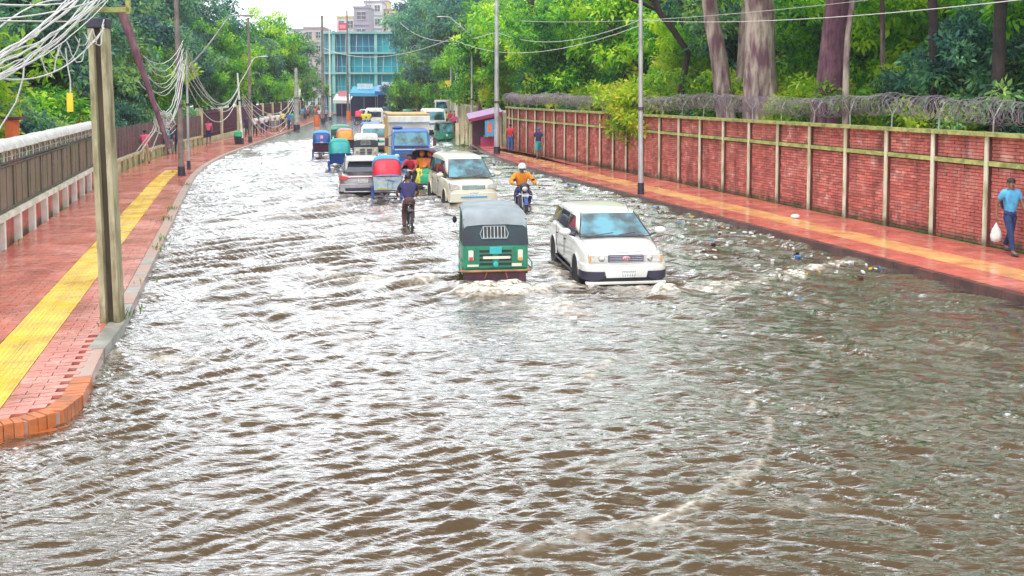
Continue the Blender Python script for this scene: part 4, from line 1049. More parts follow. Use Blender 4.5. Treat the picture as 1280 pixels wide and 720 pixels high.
# ------------------------------------------------------------ cars
def round_(o):
    md = o.modifiers.new('rounding', 'SUBSURF'); md.levels = 2; md.render_levels = 2; md.boundary_smooth = 'ALL'
    return o
def car(label, cat, loc, rz, L, W, Hh, low, gh, paint, wr=.30, wy=(-1.3, 1.3), wins=(), name='car', group=None, style='wagon', z0=-.2):
    """low: stations (y, z bottom, z top, half width); gh: stations (y, z base, z top, half base, half top)"""
    t = thing(name, label, cat, (loc[0], loc[1], z0), rz, group)
    rings = []
    for y, zb, zt, w_ in low:
        sh = min(.2, (zt - zb) * .35)
        rings.append([(-w_ * .88, y, zb), (-w_ * .97, y, zb + .08), (-w_, y, zb + (zt - zb) * .45), (-w_ * .985, y, zt - sh), (-w_ * .93, y, zt - sh * .25), (-w_ * .80, y, zt), (-w_ * .4, y, zt + .018), (w_ * .4, y, zt + .018),
                      (w_ * .80, y, zt), (w_ * .93, y, zt - sh * .25), (w_ * .985, y, zt - sh), (w_, y, zb + (zt - zb) * .45), (w_ * .97, y, zb + .08), (w_ * .88, y, zb)])
    round_(part('body', MB().loft(rings), paint, t, smooth=60))
    rings = []
    for ig, (y, zb, zt, wb, wt) in enumerate(gh):
        c1, c2 = (.012, .03) if 1 < ig < len(gh) - 2 else (.0, .004)
        rings.append([(-wb, y, zb - .06), (-(wb + (wt - wb) * .86), y, zb + (zt - zb) * .86), (-wt * .93, y, zt - .012), (-wt * .75, y, zt + c1), (0, y, zt + c2), (wt * .75, y, zt + c1), (wt * .93, y, zt - .012), (wb + (wt - wb) * .86, y, zb + (zt - zb) * .86), (wb, y, zb - .06)])
    round_(part('cabin', MB().loft(rings), paint, t, smooth=60))
    def gx(y, z):      # half width of the cabin side at (y, z)
        for a, b_ in zip(gh[:-1], gh[1:]):
            if a[0] <= y <= b_[0]:
                f = (y - a[0]) / (b_[0] - a[0]); zb, zt, wb, wt = [a[i] + (b_[i] - a[i]) * f for i in (1, 2, 3, 4)]
                return wb + (wt - wb) * min(.9, max(0, (z - zb + .06) / (zt - zb + .06)))
        return gh[-1][3]
    a, b_ = gh[0], gh[1]
    def wsp(f, sx, off=.008):
        y = a[0] + (b_[0] - a[0]) * f; z = a[2] + (b_[2] - a[2]) * f; w_ = (a[3] * .93 + (b_[4] * .86 - a[3] * .93) * f) * sx
        return Vector((w_, y - off * .7, z + off + .012))
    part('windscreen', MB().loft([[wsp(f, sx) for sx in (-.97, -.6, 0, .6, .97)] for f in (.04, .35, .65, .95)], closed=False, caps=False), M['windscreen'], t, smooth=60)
    fr = MB()
    for sx in (-1.0, 1.0): fr.tube([wsp(.0, sx, .004), wsp(.5, sx, .004), wsp(1, sx, .004)], .014, 5)
    fr.tube([wsp(.0, sx, .006) for sx in (-1, -.5, 0, .5, 1)], .016, 5)
    part('windscreen_seal', fr, M['dark_plastic'], t)
    for sx in (-.55, .1): part('wiper', MB().tube([wsp(.01, sx, .03), wsp(.10, sx + .5, .035)], .009, 4), M['black'], t)
    a2, b2 = gh[-1], gh[-2]
    rq = [Vector((-a2[3] * .80, a2[0] + .01, a2[2] + (b2[2] - a2[2]) * .08)), Vector((a2[3] * .80, a2[0] + .01, a2[2] + (b2[2] - a2[2]) * .08)), Vector((b2[4] * .80, b2[0] + (a2[0] - b2[0]) * .12 + .012, b2[2] - .05)), Vector((-b2[4] * .80, b2[0] + (a2[0] - b2[0]) * .12 + .012, b2[2] - .05))]
    part('rear_window', MB().slab(rq, .014).slab([rq[3], rq[2], rq[1], rq[0]], .014), M['glass'], t)
    for (y0, y1, y2, y3, zb, zt) in wins:   # bottom y0..y1, top y2..y3
        for sg in (-1, 1):
            q = [(sg * (gx(y, z) + .003), y, z) for y, z in ((y0, zb), (y1, zb), (y3, zt), (y2, zt))]
            mb = MB().slab(q if sg < 0 else q[::-1], .012)
            part('side_window', mb, M['glass'], t)
    wm_ = wheel_meshes(wr, .19)
    hw = max(s_[3] for s_ in low)
    for y in wy:
        for sg in (-1, 1):
            put_wheel(t, wm_, sg * (hw - .09), y, wr)
            an = [PI * i / 14 for i in range(15)]; rr_ = wr + .065
            arch = MB().prismx([(y + rr_ * math.cos(x), wr + rr_ * math.sin(x) * 1.02) for x in an] + [(y - rr_, .12), (y + rr_, .12)], min(sg * (hw - .25), sg * (hw + .002)), max(sg * (hw - .25), sg * (hw + .002)))
            part('wheel_arch', arch, M['inside'], t)
            put = [(sg * (hw + .002), y + (rr_ + .02) * math.cos(x), wr + (rr_ + .02) * math.sin(x)) for x in an]
            part('arch_lip', MB().tube(put, .02, 5), paint, t, smooth=60)
    gl = [g_ for g_ in gh]
    ym = gh[0][0] + .22
    for sg in (-1, 1):
        m_ = part('mirror', MB().ell((sg * (hw + .16), ym, gh[0][1] + .13), (.13, .075, .085), 12, 8), paint, t, smooth=60)
        part('mirror_arm', MB().tube([(sg * (hw - .06), ym + .03, gh[0][1] + .03), (sg * (hw + .1), ym, gh[0][1] + .09)], .025, 5), M['dark_plastic'], m_)
    if wins:
        for (y0, y1, *_r2) in wins[:2]:
            for sg in (-1, 1): part('door_handle', MB().box((sg * (hw + .012), y1 - .12, gh[0][1] - .15), (.03, .14, .03)), M['dark_plastic'], t, bevel=.006)
            for sg in (-1, 1): part('door_seam', MB().box((sg * (hw - .001), y1 + .02, (gh[0][1] + .45) / 2), (.008, .012, gh[0][1] - .36)), M['dark_plastic'], t)
    return t
def plate(t, y, z, sg=-1, w_=.34, h=.15, x=0):
    p = part('number_plate', MB().box((x, y, z), (w_, .014, h)), M['plate'], t, bevel=.004)
    mb = MB(); r_ = random.Random(int(z * 100))
    for row_, n_ in ((.28, 7), (-.22, 6)):
        for i in range(n_):
            xx = x + (i - (n_ - 1) / 2) * w_ * .85 / n_; zz = z + row_ * h
            mb.box((xx, y + sg * .010, zz), (w_ * .05, .004, h * .30)); mb.box((xx + w_ * .03, y + sg * .010, zz + h * .1 * r_.choice((-1, 1))), (w_ * .05, .004, h * .07))
    part('plate_lettering', mb, M['plate_ink'], p)

# the white wagon
low = [(-2.10, .30, .55, .62), (-2.085, .24, .74, .72), (-2.04, .22, .79, .775), (-1.92, .20, .85, .825), (-1.5, .20, .93, .845), (-1.05, .20, .985, .85), (0, .20, 1.0, .85), (1.6, .22, 1.0, .85), (1.98, .24, .98, .83), (2.06, .34, .9, .79)]
gh = [(-1.22, .97, 1.00, .80, .74), (-.48, 1.0, 1.44, .81, .66), (-.1, 1.0, 1.50, .81, .67), (.9, 1.0, 1.51, .81, .67), (1.72, 1.0, 1.48, .80, .66), (2.03, 1.0, 1.05, .78, .66)]
gh = [(y, zb, zt, wb, wt) for y, zb, zt, wb, wt in gh]
wins = [(-.86, -.06, -.46, -.06, 1.03, 1.38), (.02, .88, .02, .88, 1.03, 1.39), (.97, 1.80, .97, 1.55, 1.04, 1.37)]
c = G(782, 357); V1R = R(7.5)
wag = car('white station wagon driving toward the camera through the flood water', 'car', c + Vector((-math.sin(V1R) * 2.1, math.cos(V1R) * 2.1, 0)), V1R, 4.2, 1.69, 1.5, low, gh, M['white_car'], .30, (-1.30, 1.25), wins, 'station_wagon', z0=-.11)
wag.scale = (1.0, 1, .94)
for sg in (-1, 1):
    h_ = part('headlight', MB().loft([[(sg * x, y, z) for x, z in ((.36, .60), (.74, .61), (.74, .775), (.36, .765))] for y in (-2.112, -1.98)]), M['lamp_glass'], wag, bevel=.012)
    part('bulb', MB().ell((sg * .48, -2.112, .685), (.062, .02, .062), 10, 6), M['chrome'], h_)
    part('indicator', MB().box((sg * .715, -2.10, .69), (.04, .04, .13)), M['amber_lamp'], h_)
    part('bumper_corner', MB().loft([[(sg * x, yb_, z0_), (sg * x, yb_, z1_), (sg * x, yb_ + .12, z1_), (sg * x, yb_ + .12, z0_)] for x, yb_, z0_, z1_ in ((.44, -2.165, .30, .43), (.55, -2.160, .25, .43), (.70, -2.13, .24, .43), (.80, -2.06, .25, .43), (.86, -1.93, .26, .42), (.868, -1.72, .27, .40))]), M['dark_plastic'], wag, smooth=40)
part('grille', MB().box((0, -2.10, .69), (.70, .04, .155)), M['grille'], wag, bevel=.008)
for i in range(4): part('grille_slat', MB().box((0, -2.125, .632 + i * .038), (.68, .014, .011)), M['chrome'], wag)
b_ = part('emblem', MB().ell((0, -2.13, .69), (.088, .018, .058), 16, 8), M['badge'], wag, smooth=60)
mb = MB().tube([(.062 * math.cos(a), -2.152, .69 + .038 * math.sin(a)) for a in np.linspace(0, 2 * PI, 17)], .006, 4).tube([(.022 * math.cos(a), -2.153, .69 + .036 * math.sin(a)) for a in np.linspace(0, 2 * PI, 13)], .005, 4)
part('emblem_rings', mb, M['chrome'], b_)
part('bumper', MB().loft([[(x, yb_, z0_), (x, yb_ - .012, (z0_ + .56) / 2), (x, yb_ + .02, .56), (x, yb_ + .2, .58), (x, yb_ + .2, z0_)] for x, yb_, z0_ in ((-.862, -1.75, .43), (-.855, -1.93, .43), (-.80, -2.06, .43), (-.70, -2.13, .43), (-.55, -2.155, .43), (-.43, -2.165, .43), (-.40, -2.168, .30), (0, -2.175, .30), (.40, -2.168, .30), (.43, -2.165, .43), (.55, -2.155, .43), (.70, -2.13, .43), (.80, -2.06, .43), (.855, -1.93, .43), (.862, -1.75, .43))]), M['white_car'], wag, smooth=40)
part('air_intake', MB().box((0, -2.11, .275), (1.1, .07, .12)), M['inside'], wag)
part('lower_lip', MB().box((0, -2.11, .19), (1.60, .13, .06)), M['white_car'], wag, bevel=.015)
plate(wag, -2.188, .385, -1, .34, .15, .04)
part('roof_aerial', MB().tube([(.5, -.35, 1.45), (.5, .1, 1.72)], .006, 4), M['black'], wag)
part('bonnet_seam', MB().tube([(-.74, -1.2, 1.0), (-.70, -1.7, .925), (-.66, -2.02, .84), (0, -2.055, .81), (.66, -2.02, .84), (.70, -1.7, .925), (.74, -1.2, 1.0)], .005, 4), M['grille'], wag)
for sg in (-1, 1): part('sill_strip', MB().box((sg * .855, 0, .23), (.02, 2.0, .04)), M['dark_plastic'], wag)

# the pearl minivan
low = [(-2.25, .30, .62, .70), (-2.20, .24, .86, .80), (-2.0, .22, .96, .85), (-1.6, .22, 1.05, .86), (0, .22, 1.08, .86), (1.9, .24, 1.08, .86), (2.2, .30, 1.04, .82)]
gh = [(-1.72, 1.04, 1.07, .82, .76), (-.88, 1.06, 1.68, .82, .68), (-.4, 1.06, 1.78, .82, .69), (1.2, 1.06, 1.80, .82, .69), (1.95, 1.06, 1.76, .81, .68), (2.2, 1.06, 1.14, .79, .68)]
wins = [(-1.22, -.22, -.74, -.22, 1.12, 1.60), (-.12, .85, -.12, .85, 1.12, 1.62), (.97, 1.95, .97, 1.75, 1.12, 1.60)]
a_ = R(15); c = G(592, 256)
van = car('pearl white minivan following in the middle of the road behind the green autorickshaw', 'van', c + Vector((-math.sin(a_) * 2.2, math.cos(a_) * 2.2, 0)), a_, 4.5, 1.7, 1.8, low, gh, M['cream_car'], .31, (-1.4, 1.4), wins, 'minivan')
for sg in (-1, 1):
    part('headlight', MB().loft([[(sg * x, y, z) for x, z in ((.44, .74), (.80, .72), (.82, .95), (.50, .88))] for y in (-2.235, -2.0)]), M['lamp_glass'], van, bevel=.015)
    part('fog_lamp', MB().ell((sg * .60, -2.25, .42), (.06, .02, .05), 10, 6), M['lamp_glass'], van)
part('grille', MB().box((0, -2.22, .80), (.80, .05, .15)), pm('green_tinted_grille', (.25, .42, .36), .25, .5), van, bevel=.02)
for i in range(3): part('grille_slat', MB().box((0, -2.25, .76 + i * .042), (.74, .012, .013)), M['chrome'], van)
part('bumper', MB().loft([[(x, y, z) for x, z in ((-.80, .62), (.80, .62), (.83, .30), (-.83, .30))] for y in (-2.28, -1.95)]), M['cream_car'], van, bevel=.03)
part('bumper_chrome', MB().box((0, -2.29, .47), (.9, .02, .05)), M['hood_blue'], van); plate(van, -2.285, .56)

# the silver crossover seen from behind
low = [(-2.15, .30, .62, .72), (-2.0, .22, .86, .83), (-1.4, .20, .98, .87), (0, .20, 1.02, .88), (1.5, .22, 1.04, .88), (1.98, .26, 1.00, .86), (2.15, .34, .86, .82)]
gh = [(-1.15, .98, 1.02, .82, .76), (-.4, 1.0, 1.52, .82, .66), (.2, 1.0, 1.58, .82, .66), (1.1, 1.0, 1.55, .81, .65), (1.55, 1.0, 1.48, .80, .63), (2.05, 1.0, 1.04, .77, .62)]
wins = [(-.8, -.05, -.4, -.05, 1.06, 1.42), (.05, .95, .05, .95, 1.06, 1.44), (1.05, 1.6, 1.05, 1.35, 1.08, 1.38)]
a_ = R(180 + 10); c = G(454, 244)
suv = car('silver crossover car driving away behind the blue and red rickshaw', 'car', c + Vector((math.sin(a_) * 2.1, -math.cos(a_) * 2.1, 0)), a_, 4.3, 1.8, 1.58, low, gh, M['silver_car'], .34, (-1.35, 1.35), wins, 'crossover_car', z0=-.22)
part('roof_spoiler', MB().box((0, 1.70, 1.50), (1.2, .30, .045), rx=-.1), M['white_car'], suv, bevel=.015)
for sg in (-1, 1):
    part('tail_lamp', MB().loft([[(sg * x, y, z) for x, z in ((.45, .88), (.84, .98), (.88, .78), (.60, .80))] for y in (1.95, 2.165)]), M['red_lamp'], suv, bevel=.012)
    part('roof_rail', MB().tube([(sg * .6, -.3, 1.60), (sg * .62, .5, 1.63), (sg * .6, 1.3, 1.58)], .018, 5), M['chrome'], suv)
part('tail_bar', MB().box((0, 2.12, .88), (.95, .05, .035)), M['red_lamp'], suv)
part('rear_bumper', MB().loft([[(x, y, z) for x, z in ((-.84, .66), (.84, .66), (.86, .36), (-.86, .36))] for y in (1.95, 2.21)]), M['silver_car'], suv, bevel=.03)
part('bumper_insert', MB().box((0, 2.20, .45), (1.3, .05, .12)), M['dark_plastic'], suv, bevel=.015)
part('chrome_strip', MB().box((0, 2.225, .37), (1.4, .03, .03)), M['chrome'], suv); plate(suv, 2.19, .76, 1, .36, .14)

# ------------------------------------------------------------ auto rickshaws
def autorick(label, loc, rz, body=None, top=None, z0=-.2, sticker=True, group=None, roofband=None):
    body = body or M['cng_green']; top = top or M['cng_top']
    t = thing('auto_rickshaw', label, 'auto rickshaw', (loc[0], loc[1], z0), rz, group)
    hw = .65
    rings = []
    for y, w_, zb, zt in ((-1.20, .30, .42, .70), (-1.05, .42, .36, .86), (-.75, .52, .34, .92), (-.62, .60, .34, .55), (.2, .64, .34, .55), (.35, .65, .38, .98), (1.22, .66, .40, 1.02), (1.30, .64, .46, 1.00)):
        rings.append([(-w_, y, zb), (-w_ * 1.0, y, zt - .05), (-w_ * .94, y, zt), (w_ * .94, y, zt), (w_, y, zt - .05), (w_, y, zb)])
    part('body', MB().loft(rings), body, t, smooth=35, bevel=0)
    # rear panel with louvres, lamps, stickers
    part('rear_panel', MB().box((0, 1.315, .76), (1.22, .03, .44)), body, t, bevel=.012)
    for sg in (-1, 1):
        for i in range(4): part('vent_louvre', MB().box((sg * .19, 1.336, .88 - i * .085), (.26, .016, .045), rx=.25), M['inside'], t)
        part('rear_panel_rib', MB().box((sg * .37, 1.337, .76), (.02, .02, .40)), body, t)
        l_ = part('tail_lamp', MB().box((sg * .49, 1.345, .80), (.10, .05, .20)), M['sticker_cream'], t, bevel=.015)
        part('lens', MB().box((sg * .49, 1.368, .72 if sg < 0 else .74), (.08, .02, .07)), M['amber_lamp' if sg < 0 else 'red_lamp'], l_, bevel=.008)
    if sticker:
        part('sticker', MB().box((0, 1.347, .90), (.24, .012, .14)), M['teal_plate'], t, bevel=.004)
        part('plate_strip', MB().box((-.02, 1.352, .755), (.54, .012, .05)), M['sticker_cream'], t)
        part('sticker_round', MB().ell((0, 1.345, .62), (.05, .012, .06), 12, 6), M['teal_plate'], t)
        part('mud_sticker', MB().box((-.42, 1.345, .605), (.20, .010, .06)).box((.45, 1.345, .60), (.22, .01, .04)), M['sticker_cream'], t)
    part('rear_bumper', MB().tube([(-.70, 1.15, .50), (-.70, 1.36, .50), (-.55, 1.42, .50), (.55, 1.42, .50), (.70, 1.36, .50), (.70, 1.15, .50)], .022, 7), M['orange_paint'], t, smooth=50)
    for x in (-.18, .17): part('bumper_stay', MB().tube([(x, 1.42, .5), (x * 1.3, 1.36, .34)], .014, 5), M['orange_paint'], t)
    part('side_guard', MB().tube([(-.70, .7, .50), (-.72, 1.36, .53), (-.72, 1.36, .66), (-.70, .9, .68)], .016, 5).tube([(.70, .7, .50), (.72, 1.36, .53), (.72, 1.36, .66), (.70, .9, .68)], .016, 5), body, t)
    part('rear_skirt', MB().box((0, 1.24, .36), (1.24, .05, .22)), M['maroon'], t, bevel=.01)
    # canvas back and roof
    cv = [[(-.64, 1.30, 1.00), (-.655, .30, 1.00), (-.655, -.05, 1.0)], ]
    rings = [[(x * k, y, z) for x in (-1, -.55, 0, .55, 1)] for k, y, z in ((.65, 1.31, .99), (.64, 1.26, 1.25), (.625, 1.18, 1.50))]
    part('rear_canvas', MB().loft(rings, closed=False, caps=False), M['cng_dark'], t, smooth=50)
    for sg in (-1, 1): part('side_canvas', MB().slab([(sg * .65, 1.30, 1.0), (sg * .645, .45, 1.0), (sg * .63, .50, 1.52), (sg * .625, 1.18, 1.50)], .01), M['cng_dark'], t)
    roof = []
    for y, w_, z in ((1.235, .635, 1.37), (1.19, .635, 1.52), (1.08, .63, 1.62), (.8, .62, 1.67), (0, .60, 1.69), (-.55, .56, 1.66), (-.72, .52, 1.58)):
        roof.append([(-w_, y, z - .13), (-w_ * 1.01, y, z - .06), (-w_ * .88, y, z), (-w_ * .4, y, z + .025), (w_ * .4, y, z + .025), (w_ * .88, y, z), (w_ * 1.01, y, z - .06), (w_, y, z - .13)])
    part('roof', MB().loft(roof, closed=False, caps=False), top, t, smooth=50)
    part('roof_lining', MB().box((0, .2, 1.52), (1.16, 1.7, .02)), M['inside'], t)
    q = [(-.23 + .0, 1.285, 1.13), (.27, 1.285, 1.13), (.30, 1.262, 1.22), (.24, 1.225, 1.36), (-.20, 1.225, 1.36), (-.26, 1.262, 1.22)]
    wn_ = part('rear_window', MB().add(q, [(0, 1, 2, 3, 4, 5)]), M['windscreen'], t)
    for i in range(7): x = -.19 + i * .07; part('window_bar', MB().tube([(x, 1.297, 1.13), (x, 1.24, 1.355)], .010, 4), M['lattice'], wn_)
    part('window_frame', MB().tube([Vector(p) + Vector((0, .012, 0)) for p in q + q[:1]], .012, 5), M['cng_top'], wn_)
    for sg in (-1, 1):
        part('frame_post', MB().tube([(sg * .63, .42, .95), (sg * .62, .45, 1.58)], .02, 6).tube([(sg * .50, -.75, .88), (sg * .52, -.66, 1.60)], .02, 6).tube([(sg * .64, .02, .5), (sg * .60, 0, 1.60)], .014, 5), body, t)
        part('mesh_door', MB().tube([(sg * .645, -.55, .95), (sg * .645, .40, .95)], .013, 5).tube([(sg * .645, -.55, .75), (sg * .645, .40, .75)], .013, 5), M['steel'], t)
        part('mirror', MB().ell((sg * .68, -.72, 1.25), (.05, .03, .08), 8, 6), M['black'], t)
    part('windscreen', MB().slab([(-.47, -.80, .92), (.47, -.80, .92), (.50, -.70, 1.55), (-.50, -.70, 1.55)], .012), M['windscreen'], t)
    part('front_mask', MB().loft([[(x, -1.1 - .12 * (1 - abs(x) / .5), z) for x in (-.44, -.2, 0, .2, .44)] for z in (.45, .7, .92)], closed=False, caps=False), body, t, smooth=50)
    part('headlight', MB().ell((0, -1.26, .66), (.10, .06, .10), 12, 8), M['lamp_glass'], t, smooth=60)
    part('passenger_seat', MB().box((0, .75, .72), (1.1, .45, .14)).box((0, 1.05, .98), (1.1, .12, .5)), M['maroon'], t, bevel=.03)
    wm_ = wheel_meshes(.21, .10)
    for x, y in ((-.56, .95), (.56, .95), (0, -1.05)): put_wheel(t, wm_, x, y, .21)
    return t
a_ = R(180 + 7); c = G(620, 356)
autorick('green auto rickshaw seen from behind with grey canopy and barred window beside the wagon', c + Vector((-math.sin(R(7)) * 1.4, math.cos(R(7)) * 1.4, 0)), a_, z0=-.22)

# ------------------------------------------------------------ people
def skin_mesh(name, nodes, edges, m, parent, root=0, sub=1, label=None):
    me = bpy.data.meshes.new(name); me.from_pydata([tuple(n_[0]) for n_ in nodes], edges, []); me.materials.append(m)
    o = bpy.data.objects.new(name, me); COL.objects.link(o); o.parent = parent
    md = o.modifiers.new('skin', 'SKIN'); md.use_smooth_shade = True
    for i, n_ in enumerate(nodes):
        r_ = n_[1]; me.skin_vertices[0].data[i].radius = r_ if isinstance(r_, tuple) else (r_, r_)
        me.skin_vertices[0].data[i].use_root = (i == root)
    sb = o.modifiers.new('smooth', 'SUBSURF'); sb.levels = sub; sb.render_levels = sub
    if label: o['label'] = label
    return o
def person(label, loc, rz, pose='walk', top='white', bottom='navy', sleeve=.55, hat=None, sc=1.0, fine=False, dress=False, name='person', z=None, cat='person', group=None, seed=0, legs_bare=False):
    """faces -Y. loc is where the feet (or the seat's ground point) are"""
    r_ = random.Random(seed); t = thing(name, label, cat, (loc[0], loc[1], loc[2] if z is None else z), rz, group); t.scale = (sc,) * 3
    V = Vector
    pel, lift = V((0, 0, .93)), 0
    J = dict(pel=V((0, 0, .93)), sp=V((0, 0, 1.10)), ch=V((0, -.01, 1.30)), nk=V((0, 0, 1.46)), hb=V((0, -.02, 1.54)), ht=V((0, -.01, 1.66)))
    st = {'walk': (.24, .26), 'stand': (.02, .02), 'wade': (.10, .12)}.get(pose, (0, 0))
    for sg, k in ((-1, 1), (1, -1)):
        s_ = 'l' if sg < 0 else 'r'
        J['sh' + s_] = V((sg * .18, 0, 1.39)); J['hp' + s_] = V((sg * .075, 0, .86))
        if pose in ('walk', 'stand', 'wade'):
            f = -st[0] if k > 0 else st[1]
            J['kn' + s_] = V((sg * .10, f * .45 - (.05 if pose != 'stand' else 0), .50)); J['an' + s_] = V((sg * .10, f, .09 + (.07 if k < 0 and pose == 'walk' else 0)))
            J['to' + s_] = J['an' + s_] + V((sg * .02, -.15, -.05 if not (k < 0 and pose == 'walk') else -.10))
            sw = (.16 if k > 0 else -.18) * (1 if pose == 'walk' else .3)
            J['el' + s_] = V((sg * .25, sw * .6 + .03, 1.12)); J['wr' + s_] = V((sg * .26, sw - .05, .88)); 
        elif pose == 'cycle':
            for n_, p in (('pel', (0, .12, .98)), ('sp', (0, .04, 1.14)), ('ch', (0, -.08, 1.32)), ('nk', (0, -.16, 1.46)), ('hb', (0, -.19, 1.53)), ('ht', (0, -.19, 1.65))): J[n_] = V(p)
            J['sh' + s_] = V((sg * .19, -.10, 1.39)); J['hp' + s_] = V((sg * .09, .12, .94))
            if k > 0: J['kn' + s_] = V((sg * .13, -.26, .80)); J['an' + s_] = V((sg * .13, -.10, .42))
            else: J['kn' + s_] = V((sg * .12, -.16, .60)); J['an' + s_] = V((sg * .12, -.02, .22))
            J['to' + s_] = J['an' + s_] + V((0, -.15, -.04)); J['el' + s_] = V((sg * .31, -.26, 1.17)); J['wr' + s_] = V((sg * .27, -.48, 1.06))
        elif pose == 'sit':
            for n_, p in (('pel', (0, .05, .12)), ('sp', (0, .07, .28)), ('ch', (0, .04, .48)), ('nk', (0, .03, .63)), ('hb', (0, .01, .71)), ('ht', (0, .01, .83))): J[n_] = V(p)
            J['sh' + s_] = V((sg * .17, .04, .56)); J['hp' + s_] = V((sg * .09, .03, .10)); J['kn' + s_] = V((sg * .12, -.38, .10)); J['an' + s_] = V((sg * .12, -.42, -.33)); J['to' + s_] = V((sg * .12, -.56, -.38))
            J['el' + s_] = V((sg * .24, -.06, .32)); J['wr' + s_] = V((sg * .13, -.26, .24))
        elif pose == 'moto':
            for n_, p in (('pel', (0, .20, .80)), ('sp', (0, .18, .96)), ('ch', (0, .10, 1.16)), ('nk', (0, .05, 1.31)), ('hb', (0, .02, 1.38)), ('ht', (0, .02, 1.50))): J[n_] = V(p)
            J['sh' + s_] = V((sg * .20, .08, 1.24)); J['hp' + s_] = V((sg * .10, .17, .77)); J['kn' + s_] = V((sg * .24, -.22, .66)); J['an' + s_] = V((sg * .20, -.02, .28)); J['to' + s_] = V((sg * .21, -.18, .24))
            J['el' + s_] = V((sg * .38, -.10, 1.02)); J['wr' + s_] = V((sg * .34, -.36, .98))
        J['ha' + s_] = J['wr' + s_] + (J['wr' + s_] - J['el' + s_]).normalized() * .09
    order = ['pel', 'sp', 'ch', 'nk', 'hb', 'ht', 'shl', 'ell', 'wrl', 'hal', 'shr', 'elr', 'wrr', 'har', 'hpl', 'knl', 'anl', 'tol', 'hpr', 'knr', 'anr', 'tor']
    rad = dict(pel=(.105, .085), sp=(.09, .07), ch=(.10, .075), nk=.050, hb=(.068, .075), ht=(.07, .08), sh=.050, el=.042, wr=.030, ha=.036 if not fine else .030, hp=.074, kn=.058, an=.04, to=.036)
    ed = [('pel', 'sp'), ('sp', 'ch'), ('ch', 'nk'), ('nk', 'hb'), ('hb', 'ht')]
    for s_ in 'lr': ed += [('ch', 'sh' + s_), ('sh' + s_, 'el' + s_), ('el' + s_, 'wr' + s_), ('wr' + s_, 'ha' + s_), ('pel', 'hp' + s_), ('hp' + s_, 'kn' + s_), ('kn' + s_, 'an' + s_), ('an' + s_, 'to' + s_)]
    ix = {n_: i for i, n_ in enumerate(order)}
    def rr(n_): return rad[n_] if n_ in rad else rad[n_[:2]]
    skin_mesh('body', [(J[n_], rr(n_)) for n_ in order], [(ix[a], ix[b]) for a, b in ed], M['skin'], t, 0, 2 if fine else 1)
    def grow(names, edges, g_, m, nm, extra=None, lab=None):
        nd = [(J[n_] if n_ in J else extra[n_][0], tuple(x + g_ for x in rr(n_)) if isinstance(rr(n_) if n_ in J else 0, tuple) else ((rr(n_) + g_) if n_ in J else extra[n_][1])) for n_ in names]
        k_ = {n_: i for i, n_ in enumerate(names)}
        return skin_mesh(nm, nd, [(k_[a], k_[b]) for a, b in edges], m, t, 0, 1, lab)
    ex = {}
    for s_ in 'lr':
        ex['cu' + s_] = (J['sh' + s_].lerp(J['el' + s_], min(1, sleeve * 1.3)), .062) if sleeve < .8 else (J['el' + s_].lerp(J['wr' + s_], .9), .045)
    nk2 = J['ch'].lerp(J['nk'], .78); ex['col'] = (nk2, .062); ex['hem'] = (J['pel'] + Vector((0, 0, -.07)), (.15, .115))
    nm_ = ['sp', 'hem', 'ch', 'col', 'shl', 'cul', 'shr', 'cur']; ee = [('hem', 'sp'), ('sp', 'ch'), ('ch', 'col'), ('ch', 'shl'), ('ch', 'shr')]
    if sleeve >= .8: nm_ += ['ell', 'elr']; ee += [('shl', 'ell'), ('ell', 'cul'), ('shr', 'elr'), ('elr', 'cur')]
    else: ee += [('shl', 'cul'), ('shr', 'cur')]
    grow(nm_, ee, .046, M['cloth_' + top], 'shirt', ex)
    if dress:
        yb = J['knl'].y * .5
        mb = MB(); pr = J['pel']
        if pose == 'sit': mb.loft([[(w_ * math.cos(a), y + .06 * math.sin(a) * k_, z_ + .10 * math.sin(a)) for a in np.linspace(0, 2 * PI, 13)[:-1]] for y, z_, w_, k_ in ((.12, .12, .20, 1), (-.1, .13, .24, 1), (-.36, .13, .24, 1), (-.46, .0, .24, 1), (-.46, -.26, .22, 1))])
        else: mb.loft([[(w_ * math.cos(a), w_ * .75 * math.sin(a), z_) for a in np.linspace(0, 2 * PI, 15)[:-1]] for z_, w_ in ((1.05, .165), (.85, .20), (.5, .22), (.15, .26))])
        part('skirt', mb, M['cloth_' + bottom], t, smooth=60)
    else:
        mb = MB().ell(tuple(J['pel'] + Vector((0, 0, -.015))), (.152, .112, .13), 14, 8)
        for s_ in 'lr':
            end = J['an' + s_].lerp(J['kn' + s_], .10 if not legs_bare else .95); kn = J['kn' + s_]; hp_ = J['hp' + s_]
            if legs_bare: mb.tube([hp_, hp_.lerp(kn, .5), end], [.092, .088, .085], 10)
            else: mb.tube([hp_, hp_.lerp(kn, .35), hp_.lerp(kn, .9), kn.lerp(end, .12), kn.lerp(end, .6), end], [.090, .086, .070, .068, .058, .058], 10)
        part('trousers', mb, M['cloth_' + bottom], t, smooth=70)
        for s_ in 'lr': part('shoe', MB().ell(tuple(J['an' + s_].lerp(J['to' + s_], .55) + Vector((0, 0, -.03))), (.048, .13, .045), 10, 6), M['dark_plastic'], t, smooth=60)
    hc = J['hb'].lerp(J['ht'], .62) + Vector((0, .012, .012))
    hm = {'helmet': M['lattice'], 'cap': M['cloth_blue'], 'scarf': M['cloth_' + top]}.get(hat, M['hair'])
